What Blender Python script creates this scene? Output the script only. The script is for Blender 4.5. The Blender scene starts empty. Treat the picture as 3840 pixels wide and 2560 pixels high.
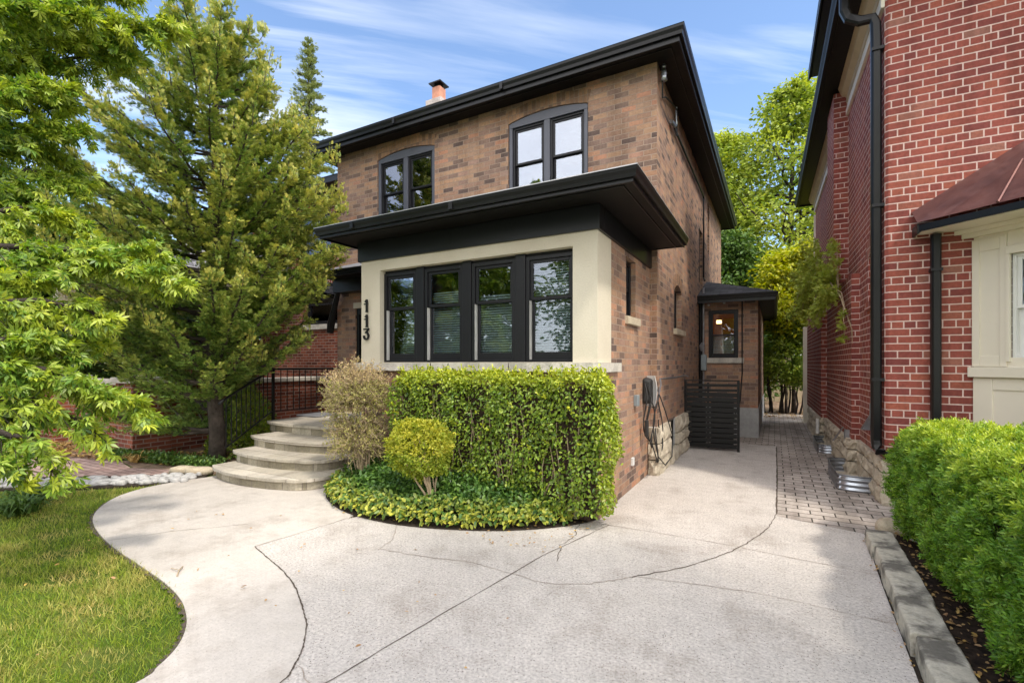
import bpy, math, random
import numpy as np
from mathutils import Vector, Matrix
R_ = random.Random(7); NR = np.random.default_rng(11)
PI = math.pi; rad = math.radians
sc = bpy.context.scene; COL = sc.collection

# ------------------------------------------------------------------ helpers
ORG = {}
def tag(o, label=None, cat=None, group=None, kind=None):
    if label: o['label'] = label
    if cat: o['category'] = cat
    if group: o['group'] = group
    if kind: o['kind'] = kind
    return o
def thing(name, label, cat, loc=(0, 0, 0), rotz=0, group=None, local=False):
    o = bpy.data.objects.new(name, None); COL.objects.link(o)
    o.location = loc; o.rotation_euler = (0, 0, rotz); o.empty_display_size = .2
    tag(o, label, cat, group); ORG[o.name] = Vector((0, 0, 0)) if local else Vector(loc)
    return o
def link_mesh(name, me, mat, parent=None, org=None):
    o = bpy.data.objects.new(name, me); COL.objects.link(o)
    if mat: me.materials.append(mat)
    if parent is not None:
        o.parent = parent; ORG[o.name] = ORG[parent.name]
    else:
        org = Vector(org) if org is not None else Vector((0, 0, 0))
        ORG[o.name] = org; o.location = org
    return o
class MB:
    def __init__(s): s.v = []; s.f = []
    def add(s, vs, fs):
        n = len(s.v); s.v += [tuple(v) for v in vs]; s.f += [tuple(n + i for i in f) for f in fs]; return s
    def quad(s, a, b, c, d): return s.add([a, b, c, d], [(0, 1, 2, 3)])
    def poly(s, pts): return s.add(pts, [tuple(range(len(pts)))])
    def box(s, x0, x1, y0, y1, z0, z1):
        v = [(x, y, z) for z in (z0, z1) for y in (y0, y1) for x in (x0, x1)]
        return s.add(v, [(0, 2, 3, 1), (4, 5, 7, 6), (0, 1, 5, 4), (2, 6, 7, 3), (0, 4, 6, 2), (1, 3, 7, 5)])
    def fbox(s, fr, u0, u1, d0, d1, z0, z1):
        O, ux, inn = fr
        v = [O + ux * u + inn * d + Vector((0, 0, z)) for z in (z0, z1) for d in (d0, d1) for u in (u0, u1)]
        return s.add(v, [(0, 2, 3, 1), (4, 5, 7, 6), (0, 1, 5, 4), (2, 6, 7, 3), (0, 4, 6, 2), (1, 3, 7, 5)])
    def prism(s, pts, z0, z1, bottom=True):
        n = len(pts); v = [(x, y, z0) for x, y in pts] + [(x, y, z1) for x, y in pts]
        f = [tuple(range(n, 2 * n))] + [(i, (i + 1) % n, (i + 1) % n + n, i + n) for i in range(n)]
        if bottom: f.append(tuple(reversed(range(n))))
        return s.add(v, f)
    def tube(s, pts, r, n=8, cap=True):
        pts = [Vector(p) for p in pts]
        if not hasattr(r, '__len__'): r = [r] * len(pts)
        up = Vector((0, 0, 1)); base = len(s.v); prev = None
        for i, p in enumerate(pts):
            d = (pts[min(i + 1, len(pts) - 1)] - pts[max(i - 1, 0)]).normalized()
            if prev is None:
                a = d.cross(up) if abs(d.z) < .95 else d.cross(Vector((1, 0, 0)))
            else: a = prev - d * prev.dot(d)
            a.normalize(); prev = a; b = d.cross(a)
            for k in range(n):
                t = 2 * PI * k / n; s.v.append(tuple(p + (a * math.cos(t) + b * math.sin(t)) * r[i]))
        for i in range(len(pts) - 1):
            for k in range(n):
                a0 = base + i * n + k; a1 = base + i * n + (k + 1) % n
                s.f.append((a0, a1, a1 + n, a0 + n))
        if cap:
            s.f.append(tuple(base + k for k in reversed(range(n)))); e = base + (len(pts) - 1) * n
            s.f.append(tuple(e + k for k in range(n)))
        return s
    def build(s, name, mat, parent=None, org=None, smooth=False, bevel=0):
        me = bpy.data.meshes.new(name)
        o = link_mesh(name, me, mat, parent, org)
        g = ORG[o.name]
        me.from_pydata([(x - g[0], y - g[1], z - g[2]) for x, y, z in s.v], [], s.f)
        me.update(); boxuv(me)
        if smooth: me.polygons.foreach_set('use_smooth', [True] * len(me.polygons))
        if bevel:
            m = o.modifiers.new('bevel', 'BEVEL'); m.width = bevel; m.segments = 2; m.limit_method = 'ANGLE'; m.angle_limit = rad(40)
        return o
def boxuv(me):
    uv = me.uv_layers.new(name='UVMap'); nl = len(me.loops); npol = len(me.polygons)
    if not nl: return
    co = np.empty(len(me.vertices) * 3); me.vertices.foreach_get('co', co); co = co.reshape(-1, 3)
    vi = np.empty(nl, dtype=np.int64); me.loops.foreach_get('vertex_index', vi)
    nn = np.empty(npol * 3); me.polygons.foreach_get('normal', nn); nn = np.abs(nn.reshape(-1, 3))
    tot = np.empty(npol, dtype=np.int64); me.polygons.foreach_get('loop_total', tot)
    nl_ = np.repeat(nn, tot, axis=0); P = co[vi]
    U = np.where((nl_[:, 2] > .7)[:, None], P[:, :2], np.where((nl_[:, 0] > nl_[:, 1])[:, None], P[:, [1, 2]], P[:, [0, 2]]))
    uv.data.foreach_set('uv', U.astype(np.float32).ravel())
def np_mesh(name, V, F, mat, parent=None, org=None, tint=None, smooth=False):
    """V (n,3) array, F (m,k) int array of equal-sized faces"""
    me = bpy.data.meshes.new(name); o = link_mesh(name, me, mat, parent, org)
    V = V - np.array(ORG[o.name]); k = F.shape[1]; m = len(F)
    me.vertices.add(len(V)); me.vertices.foreach_set('co', V.astype(np.float32).ravel())
    me.loops.add(m * k); me.loops.foreach_set('vertex_index', F.astype(np.int32).ravel())
    me.polygons.add(m); me.polygons.foreach_set('loop_start', np.arange(0, m * k, k, dtype=np.int32))
    me.polygons.foreach_set('loop_total', np.full(m, k, dtype=np.int32))
    if smooth: me.polygons.foreach_set('use_smooth', np.ones(m, dtype=bool))
    me.update(calc_edges=True)
    if tint is not None:
        a = me.attributes.new('tint', 'FLOAT', 'POINT'); a.data.foreach_set('value', tint.astype(np.float32))
    return o
# leaf templates: (verts, quads)
T_DIA = (np.array([(0, 0, 0), (.3, .45, .06), (0, 1, 0), (-.3, .45, .06)], float), np.array([(0, 1, 2, 3)]))
T_FOLD = (np.array([(0, 0, 0), (0, 1, -.12), (.26, .3, .08), (.22, .72, .04), (-.26, .3, .08), (-.22, .72, .04)], float), np.array([(0, 2, 3, 1), (0, 1, 5, 4)]))
def lobes(angs, lens, w=.13, droop=.25):
    v = []; f = []
    for a, l in zip(angs, lens):
        a = rad(a); d = np.array((math.sin(a), math.cos(a))); p = np.array((d[1], -d[0])); n = len(v)
        for q, z in ((d * 0 + p * .02, 0), (d * l * .6 + p * w * l, .03 - droop * .3 * l), (d * l, -droop * l), (d * l * .6 - p * w * l, .03 - droop * .3 * l)):
            v.append((q[0], q[1] + .12, z))
        f.append((n, n + 1, n + 2, n + 3))
    return np.array(v, float), np.array(f)
T_PALM = lobes((-95, -48, 0, 48, 95), (.55, .85, 1, .85, .55), .2)
T_LEAFLET = lobes((-75, -40, 0, 40, 75), (.75, .95, 1.0, .95, .75), .14, .4)
def spray(n, l, w):
    v = []; f = []
    def bl(b, a, L, W):
        d = np.array((math.sin(a), math.cos(a))); p = np.array((d[1], -d[0])); k = len(v)
        for q, z in ((b, 0), (b + d * L * .5 + p * W, .02), (b + d * L, .0), (b + d * L * .5 - p * W, -.02)): v.append((q[0], q[1], z + .1 * q[1] ** 2))
        f.append((k, k + 1, k + 2, k + 3))
    bl(np.array((0., 0.)), 0, 1, w)
    for i in range(n):
        t = .08 + .75 * i / n
        for s_ in (-1, 1): bl(np.array((0., t)), s_ * rad(48), l * (1 - .55 * t), w)
    return np.array(v, float), np.array(f)
T_SPRAY = spray(4, .52, .06)
def rosette(n):
    v = []; f = []
    for i in range(n):
        a = i * 2.4; el = .45 + .5 * (i / n); k = len(v); t = .1 + .5 * i / n
        d = np.array((math.cos(a) * math.cos(el), math.sin(el), math.sin(a) * math.cos(el))); p = np.array((-math.sin(a), 0, math.cos(a)))
        b = np.array((0, t, 0)); L = .55
        for q in (b, b + d * L * .55 + p * .085, b + d * L, b + d * L * .55 - p * .085): v.append(tuple(q))
        f.append((k, k + 1, k + 2, k + 3))
    return np.array(v, float), np.array(f)
T_ROS = rosette(9)
def norm(a): return a / np.maximum(np.linalg.norm(a, axis=1, keepdims=True), 1e-9)
def leaf_mesh(name, tmpl, P, D, N, S, mat, parent=None, org=None, tint=None):
    """instance the template at P, pointing along D, facing N, size S, as one real mesh"""
    tv, tf = tmpl; Y = norm(D); X = norm(np.cross(Y, N)); Z = np.cross(X, Y)
    n = len(P); k = len(tv)
    V = P[:, None, :] + S[:, None, None] * (tv[None, :, 0:1] * X[:, None] + tv[None, :, 1:2] * Y[:, None] + tv[None, :, 2:3] * Z[:, None])
    F = (tf[None] + (np.arange(n) * k)[:, None, None]).reshape(-1, tf.shape[1])
    if tint is None: tint = np.zeros(n)
    return np_mesh(name, V.reshape(-1, 3), F, mat, parent, org, np.repeat(tint, k))
def rnd(n, s=1.): return NR.normal(0, s, (n, 3))

# ------------------------------------------------------------------ materials
class NT:
    def __init__(s, name):
        s.m = bpy.data.materials.new(name); s.m.use_nodes = True; s.t = s.m.node_tree; s.n = s.t.nodes; s.n.clear()
        s.out = s.n.new('ShaderNodeOutputMaterial')
    def node(s, typ, **k):
        o = s.n.new('ShaderNode' + typ)
        for a, b in k.items():
            if a.startswith('i_'): o.inputs[a[2:].replace('_', ' ')].default_value = b
            else: setattr(o, a, b)
        return o
    def l(s, a, b): s.t.links.new(a, b)
    def ramp(s, fac, stops, interp='LINEAR'):
        r = s.node('ValToRGB'); r.color_ramp.interpolation = interp; e = r.color_ramp.elements
        while len(e) < len(stops): e.new(.5)
        for el, (p, c) in zip(e, stops): el.position = p; el.color = (*c, 1) if len(c) == 3 else c
        s.l(fac, r.inputs['Fac']); return r.outputs['Color']
    def mix(s, fac, a, b, mode='MIX'):
        m = s.node('MixRGB', blend_type=mode)
        for sock, v in ((m.inputs['Fac'], fac), (m.inputs['Color1'], a), (m.inputs['Color2'], b)):
            if isinstance(v, (int, float)): sock.default_value = v
            elif isinstance(v, tuple): sock.default_value = (*v, 1)
            else: s.l(v, sock)
        return m.outputs['Color']
    def math(s, op, a, b=0.):
        m = s.node('Math', operation=op)
        for i, v in enumerate((a, b)):
            if isinstance(v, (int, float)): m.inputs[i].default_value = v
            else: s.l(v, m.inputs[i])
        return m.outputs[0]
    def noise(s, vec, scale, detail=4, rough=.55, out='Fac'):
        t = s.node('TexNoise', i_Scale=scale, i_Detail=detail, i_Roughness=rough); s.l(vec, t.inputs['Vector']); return t.outputs[out]
    def bump(s, h, dist=.005, strength=1.):
        b = s.node('Bump', i_Strength=strength, i_Distance=dist); s.l(h, b.inputs['Height']); return b.outputs['Normal']
    def pri(s, col, rough=.6, normal=None, metal=0, spec=.5, **k):
        p = s.node('BsdfPrincipled'); p.inputs['Specular IOR Level'].default_value = spec; p.inputs['Metallic'].default_value = metal
        if isinstance(col, tuple): p.inputs['Base Color'].default_value = (*col, 1)
        else: s.l(col, p.inputs['Base Color'])
        if isinstance(rough, (int, float)): p.inputs['Roughness'].default_value = rough
        else: s.l(rough, p.inputs['Roughness'])
        if normal is not None: s.l(normal, p.inputs['Normal'])
        for a, b in k.items(): p.inputs[a.replace('_', ' ')].default_value = b
        return p.outputs[0]
    def done(s, sh): s.l(sh, s.out.inputs['Surface']); return s.m
def plain(name, col, rough=.5, metal=0, var=.15, scale=6, bump=.0, spec=.5):
    t = NT(name); co = t.node('TexCoord').outputs['Object']
    n = t.noise(co, scale, 5); c = t.ramp(n, [(.25, tuple(x * (1 - var) for x in col)), (.75, tuple(min(1, x * (1 + var)) for x in col))])
    nm = t.bump(t.noise(co, scale * 8, 3), bump) if bump else None
    return t.done(t.pri(c, rough, nm, metal, spec))
def brick(name, stops, mortar, bw=.222, rh=.0747, ms=.009, rot=False, squash=True, bump=.006, var=.25, rough=.85, smooth=.1, off=.5):
    t = NT(name); uv = t.node('UVMap').outputs['UV']
    w = t.node('VectorMath', operation='SCALE'); w.inputs[3].default_value = .004
    wn = t.node('VectorMath', operation='SUBTRACT'); t.l(t.noise(uv, 9, 2, out='Color'), wn.inputs[0]); wn.inputs[1].default_value = (.5, .5, .5)
    t.l(wn.outputs[0], w.inputs[0]); a = t.node('VectorMath', operation='ADD'); t.l(uv, a.inputs[0]); t.l(w.outputs[0], a.inputs[1]); vec = a.outputs[0]
    if rot:
        m = t.node('Mapping'); m.inputs['Rotation'].default_value = (0, 0, PI / 2); t.l(vec, m.inputs[0]); vec = m.outputs[0]
    b = t.node('TexBrick'); b.offset = off
    if squash: b.squash = .5; b.squash_frequency = 6
    for k, v in (('Scale', 1), ('Mortar Size', ms), ('Mortar Smooth', smooth), ('Bias', 0), ('Brick Width', bw), ('Row Height', rh)): b.inputs[k].default_value = v
    b.inputs['Color1'].default_value = (0, 0, 0, 1); b.inputs['Color2'].default_value = (1, 1, 1, 1); b.inputs['Mortar'].default_value = (.5, .5, .5, 1)
    t.l(vec, b.inputs['Vector'])
    c = t.ramp(b.outputs['Color'], stops)
    n1 = t.noise(uv, 30, 5, .65); n2 = t.noise(uv, 1.3, 4)
    c = t.mix(1, c, t.ramp(n1, [(.2, (1 - var,) * 3), (.8, (1 + var,) * 3)]), 'MULTIPLY')
    c = t.mix(1, c, t.ramp(n2, [(.3, (.86,) * 3), (.7, (1.1,) * 3)]), 'MULTIPLY')
    mp_ = t.node('Mapping'); mp_.inputs['Scale'].default_value = (2.2, .35, 1); t.l(uv, mp_.inputs[0]); c = t.mix(1, c, t.ramp(t.noise(mp_.outputs[0], 1.6, 6, .62), [(.36, (.74, .73, .72)), (.52, (1., 1., 1.)), (.72, (1.08, 1.06, 1.04))]), 'MULTIPLY')
    mc = t.mix(1, mortar, t.ramp(t.noise(uv, 22, 3), [(.3, (.8,) * 3), (.75, (1.1,) * 3)]), 'MULTIPLY')
    c = t.mix(b.outputs['Fac'], c, mc)
    h = t.math('SUBTRACT', t.math('MULTIPLY', n1, .45), b.outputs['Fac'])
    return t.done(t.pri(c, rough, t.bump(h, bump), 0, .3))
def leafmat(name, c0, c1, c2, tip, transl=.35, rough=.5, spec=.4):
    t = NT(name); g = t.node('NewGeometry'); r = g.outputs['Random Per Island']
    c = t.ramp(r, [(0, c0), (.5, c1), (1, c2)])
    at = t.node('Attribute', attribute_name='tint')
    c = t.mix(at.outputs['Fac'], c, tip)
    p = t.pri(c, rough, None, 0, spec); tr = t.node('BsdfTranslucent')
    hs = t.node('HueSaturation', i_Saturation=1.1, i_Value=1.25); t.l(c, hs.inputs['Color']); t.l(hs.outputs[0], tr.inputs['Color'])
    m = t.node('MixShader'); m.inputs[0].default_value = transl; t.l(p, m.inputs[1]); t.l(tr.outputs[0], m.inputs[2])
    return t.done(m.outputs[0])
def glassmat(name, refl=.3, tint=(.75, .8, .82)):
    t = NT(name); tr = t.node('BsdfTransparent', i_Color=(*tint, 1)); gl = t.node('BsdfGlossy', i_Color=(.86, .90, 1, 1), i_Roughness=.015)
    co = t.node('TexCoord').outputs['Object']; t.l(t.bump(t.noise(co, 1.1, 1), .004), gl.inputs['Normal'])
    f = t.node('Fresnel', i_IOR=1.5); fac = t.math('ADD', t.math('MULTIPLY', f.outputs[0], 1.2), refl)
    m = t.node('MixShader'); t.l(fac, m.inputs[0]); t.l(tr.outputs[0], m.inputs[1]); t.l(gl.outputs[0], m.inputs[2])
    return t.done(m.outputs[0])
M = {}
M['brown_brick'] = brick('brown brick', [(.03, (.13, .09, .078)), (.1, (.21, .14, .11)), (.25, (.29, .19, .15)), (.45, (.36, .215, .145)), (.65, (.38, .245, .17)), (.82, (.44, .27, .17)), (.93, (.47, .235, .15)), (1, (.34, .235, .19))], (.40, .30, .235), rh=.079, squash=False, ms=.0055, var=.3)
M['brown_soldier'] = brick('brown soldier brick', [(.1, (.19, .115, .08)), (.5, (.34, .2, .12)), (1, (.41, .235, .14))], (.27, .20, .15), bw=.215, rot=True, squash=False, ms=.0055, off=0)
M['red_brick'] = brick('red brick', [(.0, (.19, .05, .044)), (.12, (.235, .061, .05)), (.4, (.265, .07, .053)), (.75, (.29, .078, .057)), (.92, (.33, .098, .062)), (1, (.28, .13, .1))], (.66, .49, .44), bw=.222, rh=.083, ms=.0066, var=.3)
M['red_soldier'] = brick('red soldier brick', [(.1, (.2, .05, .036)), (1, (.34, .09, .058))], (.5, .38, .33), rot=True, squash=False, off=0)
M['old_red_brick'] = brick('neighbour red brick', [(.0, (.10, .03, .022)), (.4, (.2, .055, .035)), (1, (.3, .09, .05))], (.33, .24, .2), squash=False)
M['stone_riser'] = brick('ledge stone riser', [(.0, (.27, .24, .17)), (.5, (.4, .36, .28)), (1, (.5, .46, .37))], (.24, .21, .17), bw=.24, rh=.4, ms=.006, squash=False, var=.3, bump=.012)
M['flagstone'] = brick('flagstone tread', [(.0, (.42, .38, .31)), (.5, (.5, .46, .4)), (1, (.58, .53, .45))], (.3, .26, .21), bw=.62, rh=.43, ms=.006, squash=False, var=.22, bump=.004)
M['paver'] = brick('concrete pavers', [(.0, (.31, .27, .24)), (.5, (.40, .355, .32)), (1, (.48, .43, .39))], (.07, .06, .05), bw=.225, rh=.15, ms=.007, squash=False, var=.25, bump=.006)
M['pink_paver'] = brick('pink pavers', [(.0, (.42, .28, .25)), (.5, (.5, .35, .31)), (1, (.57, .41, .36))], (.16, .11, .09), bw=.2, rh=.1, ms=.006, squash=False, var=.2)
M['black'] = plain('black painted metal', (.006, .006, .007), .36, 0, .2, 3, 0, .35)
M['black_soft'] = plain('black frame paint', (.010, .010, .013), .4, 0, .15, 4, 0, .35)
M['head'] = plain('blue grey window head paint', (.085, .09, .115), .4, 0, .1, 3)
M['drip'] = plain('bright drip edge', (.42, .42, .43), .35, .6)
M['frieze'] = plain('black frieze panel', (.010, .011, .013), .36, 0, .1, 2, 0, .35)
M['white_strip'] = plain('pale jamb liner', (.55, .54, .52), .4)
M['rubber'] = plain('black rubber', (.02, .02, .02), .6)
def slotted(name, col, along='y', pitch=.1):
    t = NT(name); co = t.node('TexCoord').outputs['Object']; s = t.node('SeparateXYZ'); t.l(co, s.inputs[0])
    f = t.math('FRACT', t.math('MULTIPLY', s.outputs[0 if along == 'x' else 1], 1 / pitch)); g = t.math('LESS_THAN', f, .12)
    c = t.mix(g, col, tuple(x * .3 for x in col)); return t.done(t.pri(c, .55, t.bump(t.math('SUBTRACT', 1., g), .004), 0, .25))
M['soffit'] = slotted('brown black vented soffit', (.007, .006, .006))
M['soffit_side'] = slotted('brown black vented side soffit', (.016, .011, .0095))
def stucco():
    t = NT('cream stucco'); co = t.node('TexCoord').outputs['Object']; n = t.noise(co, 60, 6, .7); m = t.noise(co, 1.2, 4)
    c = t.ramp(m, [(.3, (.60, .54, .43)), (.7, (.68, .625, .51))]); c = t.mix(1, c, t.ramp(n, [(.3, (.92,) * 3), (.7, (1.04,) * 3)]), 'MULTIPLY')
    return t.done(t.pri(c, .9, t.bump(n, .004), 0, .2))
M['stucco'] = stucco()
def stone(name, a, b, stain=(.25, .24, .22), sc_=3., bump=.012, amt=.5):
    t = NT(name); co = t.node('TexCoord').outputs['Object']; n = t.noise(co, sc_, 8, .65); n2 = t.noise(co, sc_ * 9, 6, .7); n3 = t.noise(co, sc_ * .6, 5, .6)
    c = t.ramp(n, [(.3, a), (.7, b)]); c = t.mix(t.ramp(n3, [(.48, (0, 0, 0)), (.62, (amt,) * 3)]), c, stain)
    c = t.mix(1, c, t.ramp(n2, [(.25, (.75,) * 3), (.75, (1.15,) * 3)]), 'MULTIPLY')
    return t.done(t.pri(c, .88, t.bump(t.math('ADD', n, t.math('MULTIPLY', n2, .4)), bump), 0, .25))
M['sill_stone'] = stone('pale sill stone', (.5, .47, .41), (.64, .6, .54), (.3, .28, .25), 5)
M['found_stone'] = stone('rock faced tan stone', (.46, .40, .31), (.66, .59, .47), (.27, .24, .2), 5, .02, .4)
M['curb_stone'] = stone('weathered curb stone', (.48, .44, .36), (.70, .65, .55), (.13, .12, .105), 6.5, .02, .9)
M['cobble'] = stone('river cobble', (.36, .36, .37), (.66, .64, .61), (.2, .21, .23), 5, .01)
M['tan_rock'] = stone('tan rock', (.5, .42, .3), (.64, .56, .43), (.4, .3, .2), 7, .02)
M['concrete_grey'] = stone('grey poured concrete', (.38, .38, .38), (.48, .48, .47), (.3, .3, .3), 2, .004, .4)
def concrete(name, base, speck):
    t = NT(name); co = t.node('TexCoord').outputs['Object']
    n1 = t.noise(co, .55, 5, .6); n2 = t.noise(co, 7, 6, .7); n3 = t.noise(co, 55, 3, .6)
    c = t.ramp(n1, [(.3, tuple(x * .9 for x in base)), (.7, tuple(x * 1.07 for x in base))])
    c = t.mix(1, c, t.ramp(n2, [(.25, (.88,) * 3), (.75, (1.08,) * 3)]), 'MULTIPLY')
    c = t.mix(1, c, t.ramp(n3, [(.3, (1 - speck * .5,) * 3), (.7, (1 + speck * .3,) * 3)]), 'MULTIPLY')
    c = t.mix(1, c, t.ramp(t.noise(co, 1.7, 7, .72), [(.36, (.80, .78, .76)), (.5, (1., 1., 1.)), (.75, (1.03, 1.02, 1.))]), 'MULTIPLY')
    for s_, th, col in ((62, .2, (.12, .1, .09)), (90, .17, (.72, .68, .64)), (38, .11, (.2, .12, .09))):
        v = t.node('TexVoronoi', i_Scale=s_, i_Randomness=1.); t.l(co, v.inputs['Vector'])
        w = t.noise(co, s_ * .6, 1); g = t.math('MULTIPLY', t.math('LESS_THAN', v.outputs['Distance'], th), t.math('GREATER_THAN', w, .5))
        c = t.mix(t.math('MULTIPLY', g, min(1, speck * 1.6)), c, col)
    return t.done(t.pri(c, .9, t.bump(t.math('ADD', n3, t.math('MULTIPLY', n2, .5)), .003 * (1 + speck)), 0, .25))
M['walk'] = concrete('smooth concrete', (.56, .515, .47), .2)
M['drive'] = concrete('exposed aggregate concrete', (.55, .51, .475), .6)
M['joint'] = plain('dark joint dirt', (.085, .065, .05), .95, 0, .5, 25)
M['crack'] = plain('hairline crack', (.30, .25, .21), .95, 0, .5, 25)
M['mulch'] = stone('dark brown mulch', (.035, .022, .016), (.10, .065, .045), (.02, .014, .01), 28, .03, .8)
M['soil'] = stone('dark soil', (.03, .024, .018), (.075, .055, .04), (.02, .015, .01), 15, .03)
def groundmat():
    t = NT('ground grass'); co = t.node('TexCoord').outputs['Object']; n = t.noise(co, 1.4, 6, .65); n2 = t.noise(co, 18, 4, .7)
    c = t.ramp(n, [(.3, (.05, .085, .014)), (.55, (.10, .14, .025)), (.75, (.17, .16, .05))])
    c = t.mix(1, c, t.ramp(n2, [(.2, (.6,) * 3), (.8, (1.2,) * 3)]), 'MULTIPLY')
    return t.done(t.pri(c, .95, t.bump(n2, .02), 0, .1))
M['ground'] = groundmat()
M['litter_ground'] = stone('leaf litter ground', (.2, .13, .09), (.42, .31, .22), (.12, .08, .05), 12, .03)
M['shingle'] = brick('charcoal shingles', [(0, (.035, .036, .042)), (1, (.08, .082, .092))], (.02, .02, .022), bw=.3, rh=.13, squash=False, ms=.004)
M['grey_roof'] = brick('grey shingles', [(0, (.16, .16, .18)), (1, (.3, .3, .32))], (.08, .08, .09), bw=.3, rh=.13, squash=False, ms=.006)
def copper():
    t = NT('weathered copper'); co = t.node('TexCoord').outputs['Object']; n = t.noise(co, 2.2, 6, .6); n2 = t.noise(co, 14, 4)
    c = t.ramp(n, [(.3, (.13, .07, .07)), (.5, (.21, .11, .10)), (.7, (.29, .17, .15))])
    return t.done(t.pri(c, t.ramp(n2, [(.3, (.32,) * 3), (.7, (.5,) * 3)]), t.bump(t.noise(co, 3, 2), .01), .75))
M['copper'] = copper()
M['cream'] = plain('cream trim paint', (.76, .70, .58), .55, 0, .05, 2)
M['cream_shade'] = plain('tan cornice paint', (.50, .42, .28), .6, 0, .12, 4)
M['white_sash'] = plain('white sash paint', (.75, .74, .72), .4, 0, .04)
M['galv'] = plain('galvanised steel', (.42, .45, .5), .32, .85, .25, 9)
M['grey_metal'] = plain('grey metal box', (.25, .29, .31), .45, .2)
M['white_pl'] = plain('white plastic', (.7, .7, .69), .4)
M['clay'] = plain('clay flue', (.50, .23, .15), .8, 0, .2, 10)
M['chim'] = stone('chimney cement', (.42, .37, .35), (.56, .5, .47), (.3, .26, .24), 8)
M['blind'] = plain('grey green blind slats', (.66, .71, .66), .6)
M['curtain'] = plain('dim curtain', (.3, .32, .33), .9, 0, .2, 3)
M['dark_room'] = plain('dark interior', (.05, .045, .04), .9)
M['orange_room'] = plain('orange interior wall', (.62, .25, .07), .8)
M['bark'] = stone('grey brown bark', (.07, .055, .045), (.17, .135, .11), (.04, .03, .025), 9, .04)
M['bark_dark'] = stone('dark bark', (.03, .024, .02), (.075, .06, .05), (.02, .015, .012), 9, .03)
M['bark_mid'] = stone('conifer bark', (.05, .04, .034), (.13, .105, .088), (.03, .025, .02), 8, .04)
M['twig'] = plain('tan twig', (.36, .28, .18), .85, 0, .35, 20)
M['glass'] = glassmat('window glass', .05); M['glass_hi'] = glassmat('upper window glass', .17)
M['cup'] = plain('grey slate', (.2, .205, .22), .6)
def lampmat():
    t = NT('warm lamp'); e = t.node('Emission', i_Color=(1, .5, .16, 1), i_Strength=6); return t.done(e.outputs[0])
M['lamp'] = lampmat()
L = {}
L['maple'] = leafmat('maple leaves', (0.045, 0.12, 0.016), (0.15, 0.28, 0.034), (0.29, 0.44, 0.06), (0.62, 0.66, 0.07), .36, .42, .6)
L['conifer'] = leafmat('conifer scale leaves', (0.045, 0.115, 0.026), (0.15, 0.27, 0.05), (0.28, 0.41, 0.08), (0.70, 0.60, 0.13), .28, .55)
L['spruce'] = leafmat('spruce needles', (0.108, 0.156, 0.048), (0.18, 0.228, 0.072), (0.24, 0.288, 0.096), (0.36, 0.36, 0.12), .3)
L['hedge'] = leafmat('glossy hedge leaves', (0.04, 0.095, 0.013), (0.13, 0.235, 0.024), (0.25, 0.38, 0.04), (0.68, 0.70, 0.06), .28, .33, .55)
L['ball'] = leafmat('gold leaves', (.30, .31, .03), (.50, .48, .045), (.62, .56, .08), (.20, .30, .03), .35)
L['ivy'] = leafmat('ivy leaves', (0.0403, 0.103, 0.023), (0.0805, 0.172, 0.0322), (0.138, 0.253, 0.0403), (0.598, 0.575, 0.0805), .2, .4, .5)
L['yew'] = leafmat('yew needles', (0.075, 0.18, 0.021), (0.135, 0.285, 0.03), (0.225, 0.405, 0.042), (0.675, 0.75, 0.075), .25, .4)
L['grass'] = leafmat('grass blades', (.10, .19, .02), (.21, .32, .03), (.40, .45, .055), (.62, .50, .18), .35, .6)
L['back'] = leafmat('broad leaves', (0.091, 0.156, 0.0286), (0.169, 0.26, 0.0455), (0.273, 0.377, 0.065), (0.598, 0.624, 0.078), .4)
L['dark'] = leafmat('dark leaves', (0.026, 0.065, 0.0156), (0.052, 0.111, 0.0234), (0.091, 0.169, 0.0325), (0.26, 0.364, 0.052), .3)
L['yellow'] = leafmat('yellow green leaves', (.32, .38, .025), (.52, .52, .035), (.68, .60, .04), (.3, .38, .03), .4)
L['locust'] = leafmat('feathery leaves', (0.195, 0.286, 0.0455), (0.312, 0.416, 0.065), (0.442, 0.52, 0.091), (0.39, 0.39, 0.065), .4)
L['litter'] = leafmat('dry fallen leaves', (.25, .13, .06), (.4, .24, .12), (.5, .34, .2), (.6, .4, .1), .1, .8)
L['stick'] = leafmat('tiny buds', (0.204, 0.228, 0.06), (0.336, 0.348, 0.084), (0.48, 0.432, 0.144), (0.624, 0.456, 0.264), .3)

# ------------------------------------------------------------------ sky, sun, camera
SUN_AZ, SUN_EL = 112., 56.
w = bpy.data.worlds.new('World'); sc.world = w; w.use_nodes = True; nt = w.node_tree; nt.nodes.clear()
def wn(t, **k):
    o = nt.nodes.new('ShaderNode' + t)
    for a, b in k.items():
        if a.startswith('i_'): o.inputs[a[2:]].default_value = b
        else: setattr(o, a, b)
    return o
sky = wn('TexSky', sky_type='NISHITA', sun_disc=False, sun_elevation=rad(SUN_EL), sun_rotation=rad(SUN_AZ), air_density=1.0, dust_density=.5, ozone_density=2.4)
tc = wn('TexCoord'); sx = wn('SeparateXYZ'); nt.links.new(tc.outputs['Generated'], sx.inputs[0])
def wm(op, a, b=0.):
    m = wn('Math', operation=op)
    for i, v in enumerate((a, b)):
        if isinstance(v, (int, float)): m.inputs[i].default_value = v
        else: nt.links.new(v, m.inputs[i])
    return m.outputs[0]
zz = wm('ADD', wm('MAXIMUM', sx.outputs[2], 0.), .12)
cx = wn('CombineXYZ'); nt.links.new(wm('DIVIDE', sx.outputs[0], zz), cx.inputs[0]); nt.links.new(wm('DIVIDE', sx.outputs[1], zz), cx.inputs[1])
mp0 = wn('Mapping'); mp0.inputs['Rotation'].default_value = (0, 0, rad(-40)); nt.links.new(cx.outputs[0], mp0.inputs[0])
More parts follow.
